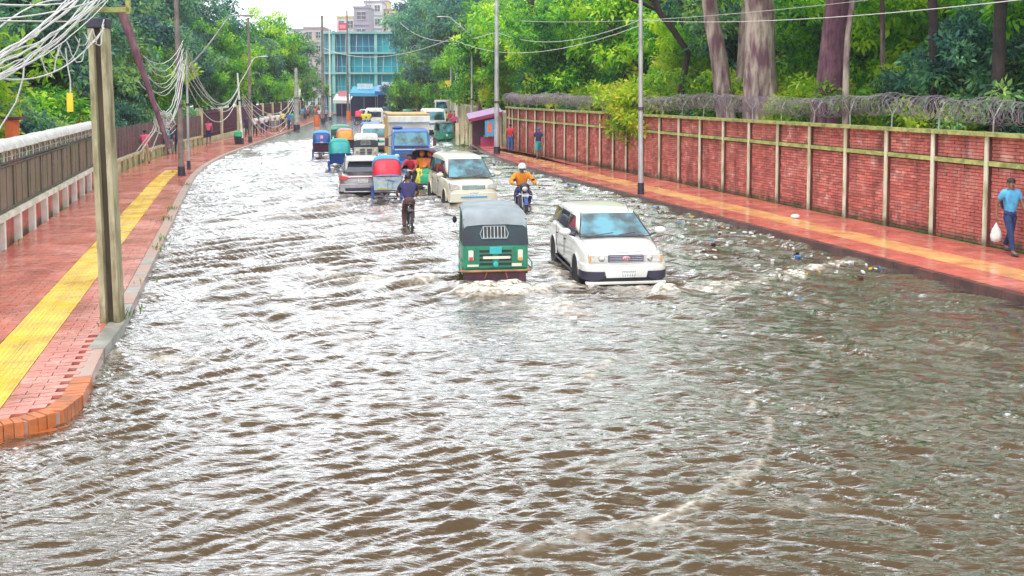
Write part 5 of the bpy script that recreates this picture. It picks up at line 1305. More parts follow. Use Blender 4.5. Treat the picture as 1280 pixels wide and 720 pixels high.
    if hat == 'helmet':
        part('helmet', MB().ell(tuple(hc + Vector((0, 0, .0))), (.135, .155, .15), 16, 10, -.55), M['panel_white'], t, smooth=60)
        part('visor', MB().ell(tuple(hc + Vector((0, -.035, -.04))), (.12, .135, .06), 14, 6), M['glass'], t, smooth=60)
    elif hat == 'cap':
        c_ = part('cap', MB().ell(tuple(hc + Vector((0, 0, .02))), (.098, .112, .11), 14, 8, -.1), hm, t, smooth=60); part('peak', MB().ell(tuple(hc + Vector((0, -.13, .02))), (.07, .08, .012), 10, 4), hm, c_, smooth=60)
    elif hat == 'scarf': part('headscarf', MB().ell(tuple(hc + Vector((0, .02, -.01))), (.105, .115, .135), 14, 8, -.8), hm, t, smooth=60)
    else: part('hair', MB().ell(tuple(hc), (.088, .102, .098), 14, 8, -.15, Matrix.Rotation(R(-22), 3, 'X')), M['hair'], t, smooth=60)
    if fine:
        fc = hc + Vector((0, -.085, -.06))
        for sg in (-1, 1):
            part('eye', MB().ell(tuple(fc + Vector((sg * .03, -.005, .035))), (.013, .008, .007), 8, 5), M['black'], t)
            part('ear', MB().ell(tuple(hc + Vector((sg * .078, .0, -.035))), (.014, .022, .032), 8, 6), M['skin'], t, smooth=60)
            part('eyebrow', MB().ell(tuple(fc + Vector((sg * .03, -.008, .052))), (.020, .006, .004), 8, 4), M['hair'], t)
        part('nose', MB().ell(tuple(fc + Vector((0, -.014, .008))), (.013, .02, .022), 8, 6), M['skin'], t, smooth=60)
        part('lips', MB().ell(tuple(fc + Vector((0, -.004, -.028))), (.024, .01, .008), 8, 5), M['maroon'], t, smooth=60)
        for s_, sg in (('l', -1), ('r', 1)):
            hd = (J['wr' + s_] - J['el' + s_]).normalized(); fb = J['ha' + s_]; fw = Vector((0, -1, 0)) if abs(hd.y) < .8 else Vector((sg, 0, 0))
            mb = MB()
            for i, ln in enumerate((.062, .074, .070, .054)):
                o_ = fw * ((1.5 - i) * .019); p0 = fb + o_ - hd * .005; inn = Vector((-sg, 0, 0))
                mb.tube([p0, p0 + hd * ln * .5, p0 + hd * ln * .85 + inn * ln * .35, p0 + hd * ln * .80 + inn * ln * .75], [.0098, .009, .0085, .007], 6)
            p0 = fb - hd * .055 + fw * .026; mb.tube([p0, p0 + fw * .022 + hd * .025, p0 + fw * .028 + hd * .055 + Vector((-sg * .012, 0, 0))], [.012, .0105, .008], 6)
            part('fingers', mb, M['skin'], t, smooth=60)
    t['_J'] = [0]; del t['_J']
    return t, J

# pedestrian in the light blue shirt
p = G(1261, 318, PAVE)
ped, J = person('man in light blue shirt and jeans walking on the right pavement with a bag', p + Vector((0, 0, .01)), R(12), 'walk', 'sky', 'jeans', .5, fine=True, sc=1.0)
hb = Vector(ped.location) + (Matrix.Rotation(R(12), 3, 'Z') @ (J['hal'] + Vector((0, 0, -.09))))
bg_ = MB().loft([[(w_ * math.cos(a), d_ * math.sin(a), z_) for a in np.linspace(0, 2 * PI, 13)[:-1]] for z_, w_, d_ in ((0, .012, .012), (-.08, .05, .03), (-.16, .10, .06), (-.30, .13, .08), (-.40, .11, .07), (-.43, .04, .03))])
o = part('plastic_bag', bg_, M['cloth_white'], smooth=60); o.location = hb; tag(o, 'white plastic bag hanging from the hand of the man in light blue', 'bag')
o = part('backpack', MB().ell((.02, .16, 1.20), (.15, .10, .24), 12, 8), M['cloth_navy'], smooth=60); o.location = ped.location; o.rotation_euler = ped.rotation_euler; tag(o, 'dark backpack on the back of the man in light blue', 'backpack')
o = part('plastic_scrap', MB().ell((0, 0, .06), (.14, .10, .07), 8, 5), M['litter' if 'litter' in M else 'cloth_white'], smooth=40); o.location = G(994, 273, PAVE); tag(o, 'crumpled white plastic lying by the wall on the right pavement', 'litter')

# ------------------------------------------------------------ two- and three-wheelers
def bicycle(label, loc, rz, z0=-.2):
    t = thing('bicycle', label, 'bicycle', (loc[0], loc[1], z0), rz)
    wm_ = spoke_wheel(.34, .019)
    put_wheel(t, wm_, 0, -.53, .34); put_wheel(t, wm_, 0, .53, .34)
    hd, bb, sx, ra, fa = (0, -.40, .86), (0, .06, .30), (0, .20, .82), (0, .53, .34), (0, -.53, .34)
    part('frame', MB().tube([hd, sx], .017, 6).tube([hd, bb], .018, 6).tube([bb, sx], .017, 6).tube([bb, ra], .012, 5).tube([sx, ra], .011, 5).tube([fa, (0, -.42, .72), hd, (0, -.38, .98)], .016, 6), M['black'], t, smooth=60)
    part('handlebar', MB().tube([(-.27, -.28, 1.02), (-.20, -.40, 1.03), (0, -.40, 1.0), (.20, -.40, 1.03), (.27, -.28, 1.02)], .013, 6), M['steel'], t, smooth=60)
    part('saddle', MB().ell((0, .20, .90), (.09, .14, .045), 10, 6), M['dark_plastic'], t, smooth=60)
    part('mudguard', MB().loft([[(x, .53 + .38 * math.cos(a), .34 + .38 * math.sin(a)) for x in (-.03, .03)] for a in np.linspace(-.4, 2.2, 12)], closed=False, caps=False), M['black'], t)
    part('carrier', MB().box((0, .52, .76), (.14, .34, .02)), M['steel'], t)
    return t
p = G(509, 287); a_ = R(180 + 12)
bicycle('black bicycle ridden away through the water in mid road', p + Vector((0, .4, 0)), a_)
person('cyclist in dark navy shirt and brown trousers seen from behind', p + Vector((0, .4, 0)), a_, 'cycle', 'navy', 'brown', .5, fine=True, z=-.2)

def motorcycle(label, loc, rz, z0=-.2):
    t = thing('motorcycle', label, 'motorcycle', (loc[0], loc[1], z0), rz)
    wm_ = wheel_meshes(.29, .10); put_wheel(t, wm_, 0, -.64, .29); put_wheel(t, wm_, 0, .62, .29)
    part('tank', MB().ell((0, -.12, .78), (.14, .28, .13), 14, 8), M['hood_navy'], t, smooth=60)
    part('seat', MB().ell((0, .35, .74), (.14, .42, .07), 12, 6), M['black'], t, smooth=60)
    part('engine', MB().box((0, -.05, .42), (.28, .45, .34)), M['grille'], t, bevel=.05)
    part('fork', MB().tube([(-.08, -.64, .29), (-.08, -.42, .92)], .024, 6).tube([(.08, -.64, .29), (.08, -.42, .92)], .024, 6), M['steel'], t)
    part('handlebar', MB().tube([(-.38, -.30, .99), (-.2, -.42, .98), (.2, -.42, .98), (.38, -.30, .99)], .015, 6), M['black'], t)
    part('headlight', MB().ell((0, -.56, .88), (.10, .07, .09), 12, 8), M['lamp_glass'], t, smooth=60)
    part('cowl', MB().ell((0, -.50, .93), (.17, .10, .15), 12, 8), M['dark_plastic'], t, smooth=60)
    part('front_mudguard', MB().loft([[(x, -.64 + .33 * math.cos(a), .29 + .33 * math.sin(a)) for x in (-.06, .06)] for a in np.linspace(.3, 2.8, 10)], closed=False, caps=False), M['hood_navy'], t)
    for sg in (-1, 1): part('mirror', MB().ell((sg * .30, -.38, 1.16), (.06, .02, .04), 8, 6), M['black'], t).parent; part('leg_guard', MB().tube([(sg * .08, -.35, .32), (sg * .30, -.38, .42), (sg * .28, -.36, .62), (sg * .08, -.36, .68)], .014, 5), M['chrome'], t)
    plate(t, -.66, .68, -1, .22, .10)
    return t
p = G(653, 262) + Vector((0, .5, 0)); a_ = R(8)
motorcycle('dark motorcycle coming toward the camera on the right of the road', p, a_)
person('motorcyclist in orange raincoat and pale helmet facing the camera', p, a_, 'moto', 'orange', 'navy', 1, hat='helmet', fine=True, z=-.2, sc=1.04)

def rickshaw(label, loc, rz, hood='hood_red', trim='hood_blue', back='panel_white', z0=-.22, art=False, open_=1.0, seat='hood_red'):
    t = thing('cycle_rickshaw', label, 'rickshaw', (loc[0], loc[1], z0), rz)
    wm_ = spoke_wheel(.35, .022)
    for x, y in ((-.50, .25), (.50, .25), (0, -1.55)): put_wheel(t, wm_, x, y, .35)
    def arc(ph, e=.5, R_=.78, wx=.50):
        out = []
        for tt in np.linspace(0, PI, 13):
            cx = math.copysign(abs(math.cos(tt)) ** e, math.cos(tt)) * wx; rh = abs(math.sin(tt)) ** e * R_ + .02
            out.append(Vector((cx, .18 + rh * math.cos(ph), .98 + rh * math.sin(ph) * (1.0))))
        return out
    phs = np.linspace(R(12), R(78 * open_), 7)
    part('hood', MB().loft([arc(ph, .5, .78 + (.015 if i % 2 else 0)) for i, ph in enumerate(phs)], closed=False, caps=False), M[hood], t, smooth=40)
    for i, ph in enumerate(phs[:1]): part('hood_rib', MB().tube(arc(ph, .5, .795, .508), .02, 5), M[trim], t, smooth=60)
    part('hood_border', MB().loft([arc(R(a_), .5, .80 + .02 * (k_ % 2), .515 + .005 * (k_ % 2)) for k_, a_ in enumerate((62, 74, 88, 100, 108))], closed=False, caps=False), M[trim], t, smooth=60)
    part('hood_ribbon', MB().slab([(-.07, .985, 1.12), (.07, .985, 1.12), (.07, .80, 1.55), (-.07, .80, 1.55)], .02), M[seat if hood != 'hood_red' else 'hood_red'], t)
    bkp = part('back_panel', MB().slab([(-.46, .70, .58), (.46, .70, .58), (.50, .90, 1.10), (-.50, .90, 1.10)], .03), M[back], t, bevel=.008)
    part('panel_trim', MB().tube([(-.47, .72, .60), (-.51, .92, 1.12), (.51, .92, 1.12), (.47, .72, .60), (-.47, .72, .60)], .018, 5), M['hood_navy'], bkp)
    if art:
        mb = MB()
        for x0, hh in ((-.18, .26), (-.02, .30)):
            mb.tube([(x0, .765, .66), (x0 + .02, .82, .66 + hh * .6), (x0 - .02, .86, .66 + hh)], .008, 4)
            for a in (-1.2, -.6, .0, .6, 1.2): mb.tube([(x0 - .02, .862, .66 + hh), (x0 - .02 + .08 * math.sin(a), .875, .66 + hh + .05 * math.cos(a)), (x0 - .02 + .14 * math.sin(a), .87, .66 + hh + .01 * math.cos(a))], .009, 4)
        part('palm_picture', mb, M['palm_blue'], bkp); part('ground_stripe', MB().slab([(-.2, .758, .63), (.38, .758, .63), (.38, .778, .68), (-.1, .772, .66)], .008), M['yellow'], bkp)
    part('seat', MB().box((0, .32, .76), (.86, .46, .12)).box((0, .56, .98), (.86, .08, .40)), M[seat], t, bevel=.03)
    part('footboard', MB().box((0, -.22, .46), (.80, .55, .03)), M['steel'], t)
    part('axle', MB().tube([(-.56, .25, .35), (.56, .25, .35)], .022, 6), M['steel'], t)
    part('frame', MB().tube([(-.3, .7, .50), (-.3, -.45, .45), (0, -.95, .32)], .02, 6).tube([(.3, .7, .50), (.3, -.45, .45), (0, -.95, .32)], .02, 6).tube([(0, -.95, .32), (0, -.85, .82), (0, -1.42, .88), (0, -.95, .32)], .018, 6).tube([(0, -1.55, .35), (0, -1.42, .88), (0, -1.40, 1.02)], .018, 6), M['maroon'], t, smooth=60)
    part('chassis_bar', MB().tube([(-.45, .68, .52), (.45, .68, .52)], .018, 6).tube([(-.52, .25, .74), (-.52, .8, .6)], .014, 5).tube([(.52, .25, .74), (.52, .8, .6)], .014, 5), M['black'], t)
    part('saddle', MB().ell((0, -.80, .88), (.09, .13, .045), 10, 6), M['dark_plastic'], t, smooth=60)
    part('handlebar', MB().tube([(-.28, -1.20, 1.05), (-.18, -1.38, 1.06), (.18, -1.38, 1.06), (.28, -1.20, 1.05)], .013, 6), M['chrome'], t, smooth=60)
    for sg in (-1, 1): part('mudguard', MB().loft([[(sg * .50 + x, .25 + .40 * math.cos(a), .35 + .40 * math.sin(a)) for x in (-.05, .05)] for a in np.linspace(-.2, 3.0, 12)], closed=False, caps=False), M['hood_navy'], t)
    return t
def driver(label, t, pose='cycle', top='white', bottom='grey', **k):
    m_ = t.matrix_basis if False else Matrix.Translation(t.location) @ Matrix.Rotation(t.rotation_euler.z, 4, 'Z')
    p = m_ @ Vector((0, -.98, 0)); return person(label, p, t.rotation_euler.z, pose, top, bottom, z=t.location.z - .02, **k)
def sitter(label, t, x, top, bottom, **k):
    m_ = Matrix.Translation(t.location) @ Matrix.Rotation(t.rotation_euler.z, 4, 'Z')
    p = m_ @ Vector((x, .28, 0)); return person(label, p, t.rotation_euler.z, 'sit', top, bottom, z=t.location.z + .80, **k)
p = G(488, 251); t = rickshaw('rickshaw with red hood, sky blue rim and white painted back panel, beside the crossover', p + Vector((-.2, .5, 0)), R(180 + 10), 'hood_red', 'hood_blue', art=True)
driver('rickshaw puller with white cap in front of the red and blue hood', t, top='grey', hat='scarf')
p = G(521, 239); t = rickshaw('rickshaw with dark hood facing the camera, carrying passengers in orange', p + Vector((.15, .9, 0)), R(-20), 'hood_navy', 'maroon', seat='hood_red')
driver('rickshaw puller in red and white shirt facing the camera before the blue truck', t, top='red', bottom='black')
sitter('woman in coral dress with green cloth on her lap riding in the rickshaw', t, .17, 'coral', 'green', dress=True, hat='scarf', sleeve=1)
sitter('woman in orange and yellow dress seated left in the facing rickshaw', t, -.18, 'orange', 'yellow', dress=True, hat='scarf', sleeve=1)
p = G(424, 215); t = rickshaw('rickshaw with teal hood and dark blue back just left of the crossover', p + Vector((-.1, .6, 0)), R(180 + 14), 'hood_teal', 'hood_teal', 'hood_navy', seat='hood_blue'); driver('rickshaw puller ahead of the teal hood', t, top='lilac')
p = G(429, 193); t = rickshaw('rickshaw with orange and pink hood ahead of the teal one', p + Vector((0, .6, 0)), R(180 + 14), 'hood_orange', 'hood_pink', 'maroon', seat='hood_orange'); driver('rickshaw puller ahead of the orange hood', t, top='green')
p = G(400, 198); t = rickshaw('rickshaw with navy blue hood and brown back panel, leftmost in the traffic', p + Vector((0, .5, 0)), R(180 + 12), 'hood_navy', 'hood_blue', 'maroon', seat='hood_pink'); driver('rickshaw puller in maroon beside the leftmost navy hood', t, top='red')
p = G(449, 155); t = rickshaw('small far rickshaw with round red hood left of the white bus', p, R(180 + 8), 'hood_red', 'hood_red', 'maroon'); driver('puller of the far red hooded rickshaw', t, top='white')
p = G(426, 182); autorick('dark green auto rickshaw with red rear sticker in the far left lane', p, R(180 + 9), top=M['cng_green'])
p = G(458, 200); autorick('grey covered auto rickshaw in front of the blue truck', p, R(180 + 8), body=M['lattice'], top=M['cap'], sticker=False)

# ------------------------------------------------------------ truck, vans, buses
def truck(label, loc, rz, z0=-.25):
    t = thing('cargo_truck', label, 'truck', (loc[0], loc[1], z0), rz); hw = .95
    rings = []
    for y, zb, zt, k in ((-2.75, .55, .80, .90), (-2.80, .50, 1.30, .97), (-2.72, .50, 1.42, 1), (-2.52, .5, 2.12, .95), (-2.40, .5, 2.20, .93), (-1.4, .5, 2.22, .95)):
        w_ = hw * k; rings.append([(-w_, y, zb), (-w_, y, zt * .6), (-w_ * .97, y, zt - .06), (-w_ * .9, y, zt), (w_ * .9, y, zt), (w_ * .97, y, zt - .06), (w_, y, zt * .6), (w_, y, zb)])
    part('cab', MB().loft(rings), M['truck_blue'], t, smooth=35)
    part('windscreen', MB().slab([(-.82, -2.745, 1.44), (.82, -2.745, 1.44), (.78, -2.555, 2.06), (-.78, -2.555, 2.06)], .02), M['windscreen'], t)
    part('windscreen_frame', MB().tube([(-.84, -2.76, 1.42), (.84, -2.76, 1.42), (.79, -2.56, 2.08), (-.79, -2.56, 2.08), (-.84, -2.76, 1.42)], .022, 5), M['truck_blue'], t)
    part('dashboard_strip', MB().box((0, -2.80, 1.36), (1.7, .03, .05)), M['maroon'], t)
    part('white_stripe', MB().box((0, -2.83, 1.24), (1.6, .02, .045)), M['white_paint'], t)
    part('grille', MB().box((0, -2.83, .95), (1.0, .04, .24)), M['grille'], t, bevel=.015)
    for sg in (-1, 1):
        part('headlight', MB().ell((sg * .70, -2.83, .92), (.14, .05, .11), 12, 8), M['lamp_glass'], t, smooth=60)
        part('side_window', MB().slab([(sg * (hw + .003), -2.45, 1.45), (sg * (hw + .003), -1.75, 1.45), (sg * (hw * .97), -1.75, 2.0), (sg * (hw * .97), -2.35, 2.0)], .012), M['glass'], t)
        m_ = part('mirror', MB().box((sg * 1.17, -2.72, 1.62), (.17, .06, .42)), M['maroon'], t, bevel=.03); part('mirror_arm', MB().tube([(sg * .92, -2.6, 1.95), (sg * 1.15, -2.70, 1.85)], .015, 5).tube([(sg * .92, -2.7, 1.35), (sg * 1.15, -2.70, 1.42)], .015, 5), M['black'], m_)
    part('bumper', MB().box((0, -2.85, .58), (1.85, .12, .2)), M['truck_blue'], t, bevel=.03)
    part('roof_bag', MB().ell((-.62, -2.0, 2.27), (.28, .3, .09), 10, 6), M['hood_navy'], t, smooth=60)
    part('cargo_box', MB().box((0, .75, 1.85), (2.06, 4.1, 2.05)), M['truck_box'], t, bevel=.03)
    part('box_lip', MB().box((0, -1.36, 2.68), (2.12, .12, .34)), M['white_paint'], t, bevel=.05)
    part('tarpaulin', MB().box((0, .72, 2.92), (2.10, 4.15, .10)), M['tan'], t, bevel=.03)
    for i in range(6): part('box_post', MB().box((-1.045, -.9 + i * .66, 1.8), (.04, .06, 1.9)), M['tan'], t)
    part('chassis', MB().box((0, .4, .66), (1.0, 5.2, .2)), M['black'], t)
    wm_ = wheel_meshes(.40, .22)
    for y in (-2.0, 1.6):
        for sg in (-1, 1): put_wheel(t, wm_, sg * .84, y, .40)
    plate(t, -2.93, .58); return t
c = G(514, 212); a_ = R(10)
truck('blue cab cargo truck with a cream box in the middle of the jam', c + Vector((-math.sin(a_) * 2.8, math.cos(a_) * 2.8, 0)), a_)
def bus(label, loc, rz, L, W, Hh, paint, stripe, z0=-.2, name='minibus', cat='bus', sign=None):
    t = thing(name, label, cat, (loc[0], loc[1], z0), rz); hw = W / 2; y0 = -L / 2
    rings = []
    for y, zt, k in ((y0, Hh * .55, .93), (y0 + .05, Hh * .62, .98), (y0 + .28, Hh * .95, .95), (y0 + .5, Hh, .96), (L / 2 - .3, Hh, .96), (L / 2, Hh * .93, .93)):
        w_ = hw; rings.append([(-w_, y, .35), (-w_, y, zt * .55), (-w_ * k, y, zt - .14), (-w_ * k * .85, y, zt), (w_ * k * .85, y, zt), (w_ * k, y, zt - .14), (w_, y, zt * .55), (w_, y, .35)])
    part('body', MB().loft(rings), paint, t, smooth=35)
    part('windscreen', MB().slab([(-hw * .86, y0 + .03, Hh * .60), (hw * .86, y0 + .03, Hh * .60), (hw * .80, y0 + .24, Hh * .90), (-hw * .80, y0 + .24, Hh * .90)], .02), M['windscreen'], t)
    part('rear_window', MB().box((0, L / 2 - .0, Hh * .74), (W * .74, .06, Hh * .24)), M['glass'], t, bevel=.02)
    k = max(3, int(L / 1.1))
    for sg in (-1, 1):
        for i in range(k): ya = y0 + .7 + (L - 1.1) * i / k; part('side_window', MB().slab([(sg * (hw + .004), ya, Hh * .58), (sg * (hw + .004), ya + (L - 1.1) / k - .1, Hh * .58), (sg * (hw * .965 + .01), ya + (L - 1.1) / k - .1, Hh * .86), (sg * (hw * .965 + .01), ya, Hh * .86)], .012), M['glass'], t)
        part('headlight', MB().ell((sg * hw * .72, y0 - .01, Hh * .33), (.13, .04, .10), 10, 6), M['lamp_glass'], t); part('tail_lamp', MB().box((sg * hw * .8, L / 2, Hh * .36), (.12, .04, .24)), M['red_lamp'], t)
        part('stripe', MB().box((sg * (hw + .004), .2, Hh * .42), (.012, L * .9, .18)), stripe, t)
    part('front_stripe', MB().box((0, y0 - .005, Hh * .46), (W * .9, .03, .14)), stripe, t); part('bumper', MB().box((0, y0 - .05, .48), (W, .14, .24)), M['dark_plastic'], t, bevel=.03)
    wm_ = wheel_meshes(.38, .22)
    for y in (y0 + .9, L / 2 - 1.0):
        for sg in (-1, 1): put_wheel(t, wm_, sg * (hw - .12), y, .38)
    plate(t, y0 - .125, .5, -1); return t
def busat(u, v, *a, **k): return bus(a[0], G(u, v), *a[1:], **k)
busat(541, 166, 'white minibus with blue stripes facing the camera right of the truck', R(9), 6.0, 2.0, 2.45, M['white_paint'], M['truck_blue'])
busat(468, 160, 'white microbus seen from behind left of the truck', R(188), 5.0, 1.9, 2.3, M['white_paint'], M['hood_pink'])
busat(468, 187, 'cream taxi van half hidden left of the blue truck', R(8), 4.4, 1.75, 1.85, M['cream_car'], M['hood_teal'], name='van', cat='van')
t = busat(464, 172, 'small blue pickup van with people in yellow on it', R(188), 4.2, 1.7, 1.55, M['truck_blue'], M['white_paint'], name='pickup_van', cat='van')
for i, (u, k_) in enumerate(((455, 'yellow'), (461, 'yellow'))): p = G(u, 172); person('passenger in yellow on the small blue pickup, ' + ('left one' if i == 0 else 'right one'), p, R(188), 'sit', k_, 'grey', z=1.35)
busat(552, 148, 'pale green bus far back on the right lane', R(8), 8.0, 2.4, 2.9, M['cap'], M['hood_green'])
busat(498, 141, 'green and white bus standing across the far end of the jam', R(95), 9.5, 2.4, 2.8, M['hood_green'], M['white_paint'])
busat(530, 139, 'cream bus queued behind the truck in the far jam', R(8), 9.0, 2.4, 2.9, M['cream'], M['hood_orange'])
busat(466, 141, 'pink and white bus at the far left of the jam', R(188), 8.0, 2.3, 2.7, M['hood_pink'], M['white_paint'])
busat(553, 139, 'cream and orange bus farthest right in the jam', R(20), 8.0, 2.4, 2.9, M['cream'], M['orange_paint'])
low = [(-2.0, .30, .62, .70), (-1.9, .22, .78, .80), (-.9, .20, .90, .83), (1.2, .20, .92, .83), (1.9, .24, .88, .80), (2.05, .34, .8, .76)]
gh = [(-1.0, .88, .92, .76, .7), (-.35, .9, 1.34, .76, .6), (.5, .9, 1.38, .76, .6), (1.1, .9, 1.33, .75, .58), (1.6, .9, .95, .72, .55)]
wins = [(-.65, .05, -.3, .05, .94, 1.26), (.12, .9, .12, .75, .94, 1.26)]
for u, v, rz, pn, lb in ((484, 149, 188, 'silver_car', 'silver saloon ahead of the truck in the far jam'), (516, 146, 188, 'hood_pink', 'reddish saloon in the far jam behind the cargo box'), (538, 150, 8, 'white_car', 'white saloon beside the pale green bus'), (455, 146, 188, 'white_car', 'white saloon in the far left lane'), (505, 134, 8, 'white_car', 'white saloon in the last row below the blue canopy'), (530, 133, 8, 'hood_red', 'red saloon in the last row of the jam'), (475, 135, 188, 'silver_car', 'silver saloon far back on the left lane')):
    car(lb, 'car', G(u, v), R(rz), 4.1, 1.65, 1.4, low, gh, M[pn], .29, (-1.25, 1.25), wins, 'saloon_car')
for u, v, tp, lb in ((483, 144, 'cng_green', 'far green auto rickshaw at the left of the jam'), (509, 150, 'cng_green', 'far green auto rickshaw behind the truck box'), (548, 158, 'tan', 'auto rickshaw with tan canopy right of the minibus'), (520, 137, 'cap', 'auto rickshaw with pale roof in the last rows of the jam'), (540, 134, 'cng_green', 'farthest auto rickshaw on the right lane'), (490, 134, 'hood_orange', 'far auto rickshaw with an orange roof under the blue canopy'), (556, 176, 'rail', 'dark handcart like auto rickshaw at the right kerb by the stall')):
    autorick(lb, G(u, v), R(188 if u < 520 else 12), top=M[tp])

# ------------------------------------------------------------ more people
person('man in pink shirt and pale trousers walking away on the left pavement', G(182, 204, PAVE), R(190), 'walk', 'pink', 'khaki', .5, seed=1)
person('walker with light blue bag under the cable knot on the left pavement', G(207, 193, PAVE), R(188), 'walk', 'teal', 'navy', 1, seed=2)
person('boy in dark shirt next to the walker with the light blue bag', G(213, 193, PAVE), R(195), 'walk', 'navy', 'grey', .5, seed=3, sc=.92)
person('man in black standing against the brown pole on the left', G(222, 192, PAVE), R(180), 'stand', 'black', 'navy', .5)
person('man in rose shirt and dark shorts facing the camera on the left pavement', G(261, 180, PAVE), R(5), 'stand', 'pink', 'navy', .5, legs_bare=True)
person('man in dark clothes behind the dark left kerb post', G(309, 171, PAVE), R(10), 'stand', 'navy', 'black', .5)
person('man in white shirt right of the dark left kerb post', G(319, 170, PAVE), R(190), 'walk', 'white', 'black', .5)
person('man in dark shirt and blue cap walking along the brick wall', G(673, 199, PAVE), R(186), 'walk', 'navy', 'teal', .5, hat='cap', legs_bare=True)
person('person in bright red top by the tea stall pole', G(638, 190, PAVE), R(170), 'stand', 'red', 'blue', .5)
person('stall keeper in dark cloth standing at the tea stall', G(590, 178, PAVE), R(30), 'stand', 'brown', 'brown', 1)
person('woman in pink walking on the far right pavement beyond the stall', G(568, 166, PAVE), R(8), 'walk', 'pink', 'brown', 1, dress=True, hat='scarf')
cr = random.Random(12)
tops = ['white', 'red', 'teal', 'lilac', 'blue', 'sky', 'coral', 'khaki', 'pink', 'green', 'grey', 'yellow']
protos = []
for i in range(4): protos.append(person('x', (0, -300, 0), 0, 'walk' if i % 2 else 'stand', 'white', 'navy' if i < 2 else 'grey', .5, seed=i)[0])
used = [False] * 4; nper = 0
crowd = [(328, 168), (333, 166), (341, 164), (347, 163), (354, 161), (361, 163), (366, 160), (327, 163), (337, 161), (352, 157)] + [(cr.uniform(376, 408), cr.uniform(141, 152)) for _ in range(26)] + [(cr.uniform(420, 500), cr.uniform(132, 139)) for _ in range(14)] + [(cr.uniform(555, 572), cr.uniform(146, 160)) for _ in range(8)]
for i, (u, v) in enumerate(crowd):
    k = i % 4; cn = tops[(i * 5 + 3) % 12]; p = G(u, v, PAVE if u < 378 or u > 562 else -.15); rz = R(cr.choice((8, 188)) + cr.uniform(-30, 30))
    wh = 'in the roadside crowd at the far left' if u < 415 else 'wading at the far end of the jam' if u < 510 else 'on the far right pavement'
    lb = 'distant person in a %s top %s' % (cn, wh)
    if not used[k]: q = protos[k]; q.location = p; q.rotation_euler.z = rz; used[k] = True; q['label'] = lb.replace(cn, 'white')
    else: q = dup(protos[k], p, rz, lb, swap={'cloth_white': M['cloth_' + cn]})
    q['group'] = 'people ' + wh
# small sacks and bins on the pavements
o = thing('litter_bin', 'dark green bin at the foot of the slanting white lamp pole', 'bin', G(298, 180, PAVE)); part('barrel', MB().lathe([(.001, 0), (.24, 0), (.30, .62), (.001, .62)], n=16), M['cloth_black'], o, smooth=40); part('sack', MB().lathe([(.31, .55), (.29, .85), (.001, .95)], n=16), M['cloth_green'], o, smooth=60)
for u, v, lb in ((396, 158, 'orange barrel in the shallow water at the far left'), (436, 150, 'rust red barrel standing by the far left lane')):
    o = thing('barrel', lb, 'barrel', G(u, v, -.1)); part('drum', MB().lathe([(.001, 0), (.32, 0), (.34, .3), (.32, .6), (.34, .9), (.32, 1.25), (.001, 1.25)], n=16), M['orange_wall'], o, smooth=40)

# ------------------------------------------------------------ tea stall on the right
p = G(606, 182, PAVE)
M['awning'] = pm('maroon_cloth', (.38, .04, .12), .8, col2=(.25, .03, .08), scale=3)
t = thing('tea_stall', 'tea stall with maroon awning and hanging blue cloth by the right pavement pole', 'stall', p, head(70)); t.scale = (.78, .78, .84)
part('awning', MB().slab([(-1.5, -1.3, 2.15), (1.4, -1.3, 2.75), (1.4, 1.5, 3.1), (-1.5, 1.5, 2.5)], .06), M['cloth_lilac'], t); part('awning_valance', MB().slab([(-1.5, -1.32, 1.95), (1.4, -1.32, 2.5), (1.4, -1.32, 2.78), (-1.5, -1.32, 2.18)], .03), M['awning'], t)
part('counter', MB().box((.4, -.6, .35), (1.6, .7, .7)), M['awning'], t, bevel=.02); part('rear_wall', MB().box((.2, 1.2, 1.2), (2.4, .06, 2.4)), M['maroon'], t)
for x, y, h in ((-1.4, -1.2, 2.1), (1.3, -1.2, 2.6), (-1.4, 1.3, 2.4), (1.3, 1.3, 2.9)): part('stall_post', MB().tube([(x, y, 0), (x, y, h)], .045, 6), M['cream'], t)
cl_ = part('hanging_cloth', MB().slab([(-.1, -1.22, .75), (.75, -1.22, .85), (.75, -1.22, 2.2), (-.1, -1.22, 2.05)], .02), M['cloth_sky'], t); part('poster', MB().slab([(.1, -1.245, 1.1), (.5, -1.245, 1.1), (.5, -1.245, 1.9), (.1, -1.245, 1.9)], .01), M['cloth_coral'], cl_)
for i in range(5): part('snack_packet', MB().box((-.1 + i * .24, -.75, .78), (.16, .12, .16), rz=.2 * i), M[['hood_green', 'yellow', 'hood_orange', 'white_paint', 'hood_pink'][i]], t, bevel=.02)
t = thing('barricade', 'stacked cream planks and boards at the kerb before the tea stall', 'barricade', G(588, 181, PAVE), head(70))
for i in range(5): part('plank', MB().box((-.9 + i * .34, rnd.uniform(-.1, .1), .75), (.26, .06, 1.5 - .1 * (i % 2)), rx=rnd.uniform(-.08, .08)), M['cream'], t, bevel=.01)
for i, (u, v) in enumerate(((628, 180), (634, 176))): o = thing('potted_plant', ['leafy potted plant beside the stall pole', 'second potted plant nearer the brick wall end'][i], 'plant', G(u, v, PAVE)); part('pot', MB().lathe([(.001, 0), (.15, 0), (.2, .3), (.001, .3)], n=12), M['orange_wall'], o, smooth=40); q = bpy.data.objects.new('leaves', leaves_mesh('leaves', [((0, 0, .55), .3)], .16, 90, LIME, 40 + i)); COL.objects.link(q); q.parent = o
o = thing('hanging_lamp_sign', 'yellow square sign high on the pale post right of the road', 'sign', AT(560, 105, 85)); part('board', MB().box((0, 0, 0), (.55, .06, .6)), M['yellow'], o, bevel=.02); part('bracket', MB().tube([(0, .05, 0), (.3, .1, 0)], .02, 5), M['steel'], o)

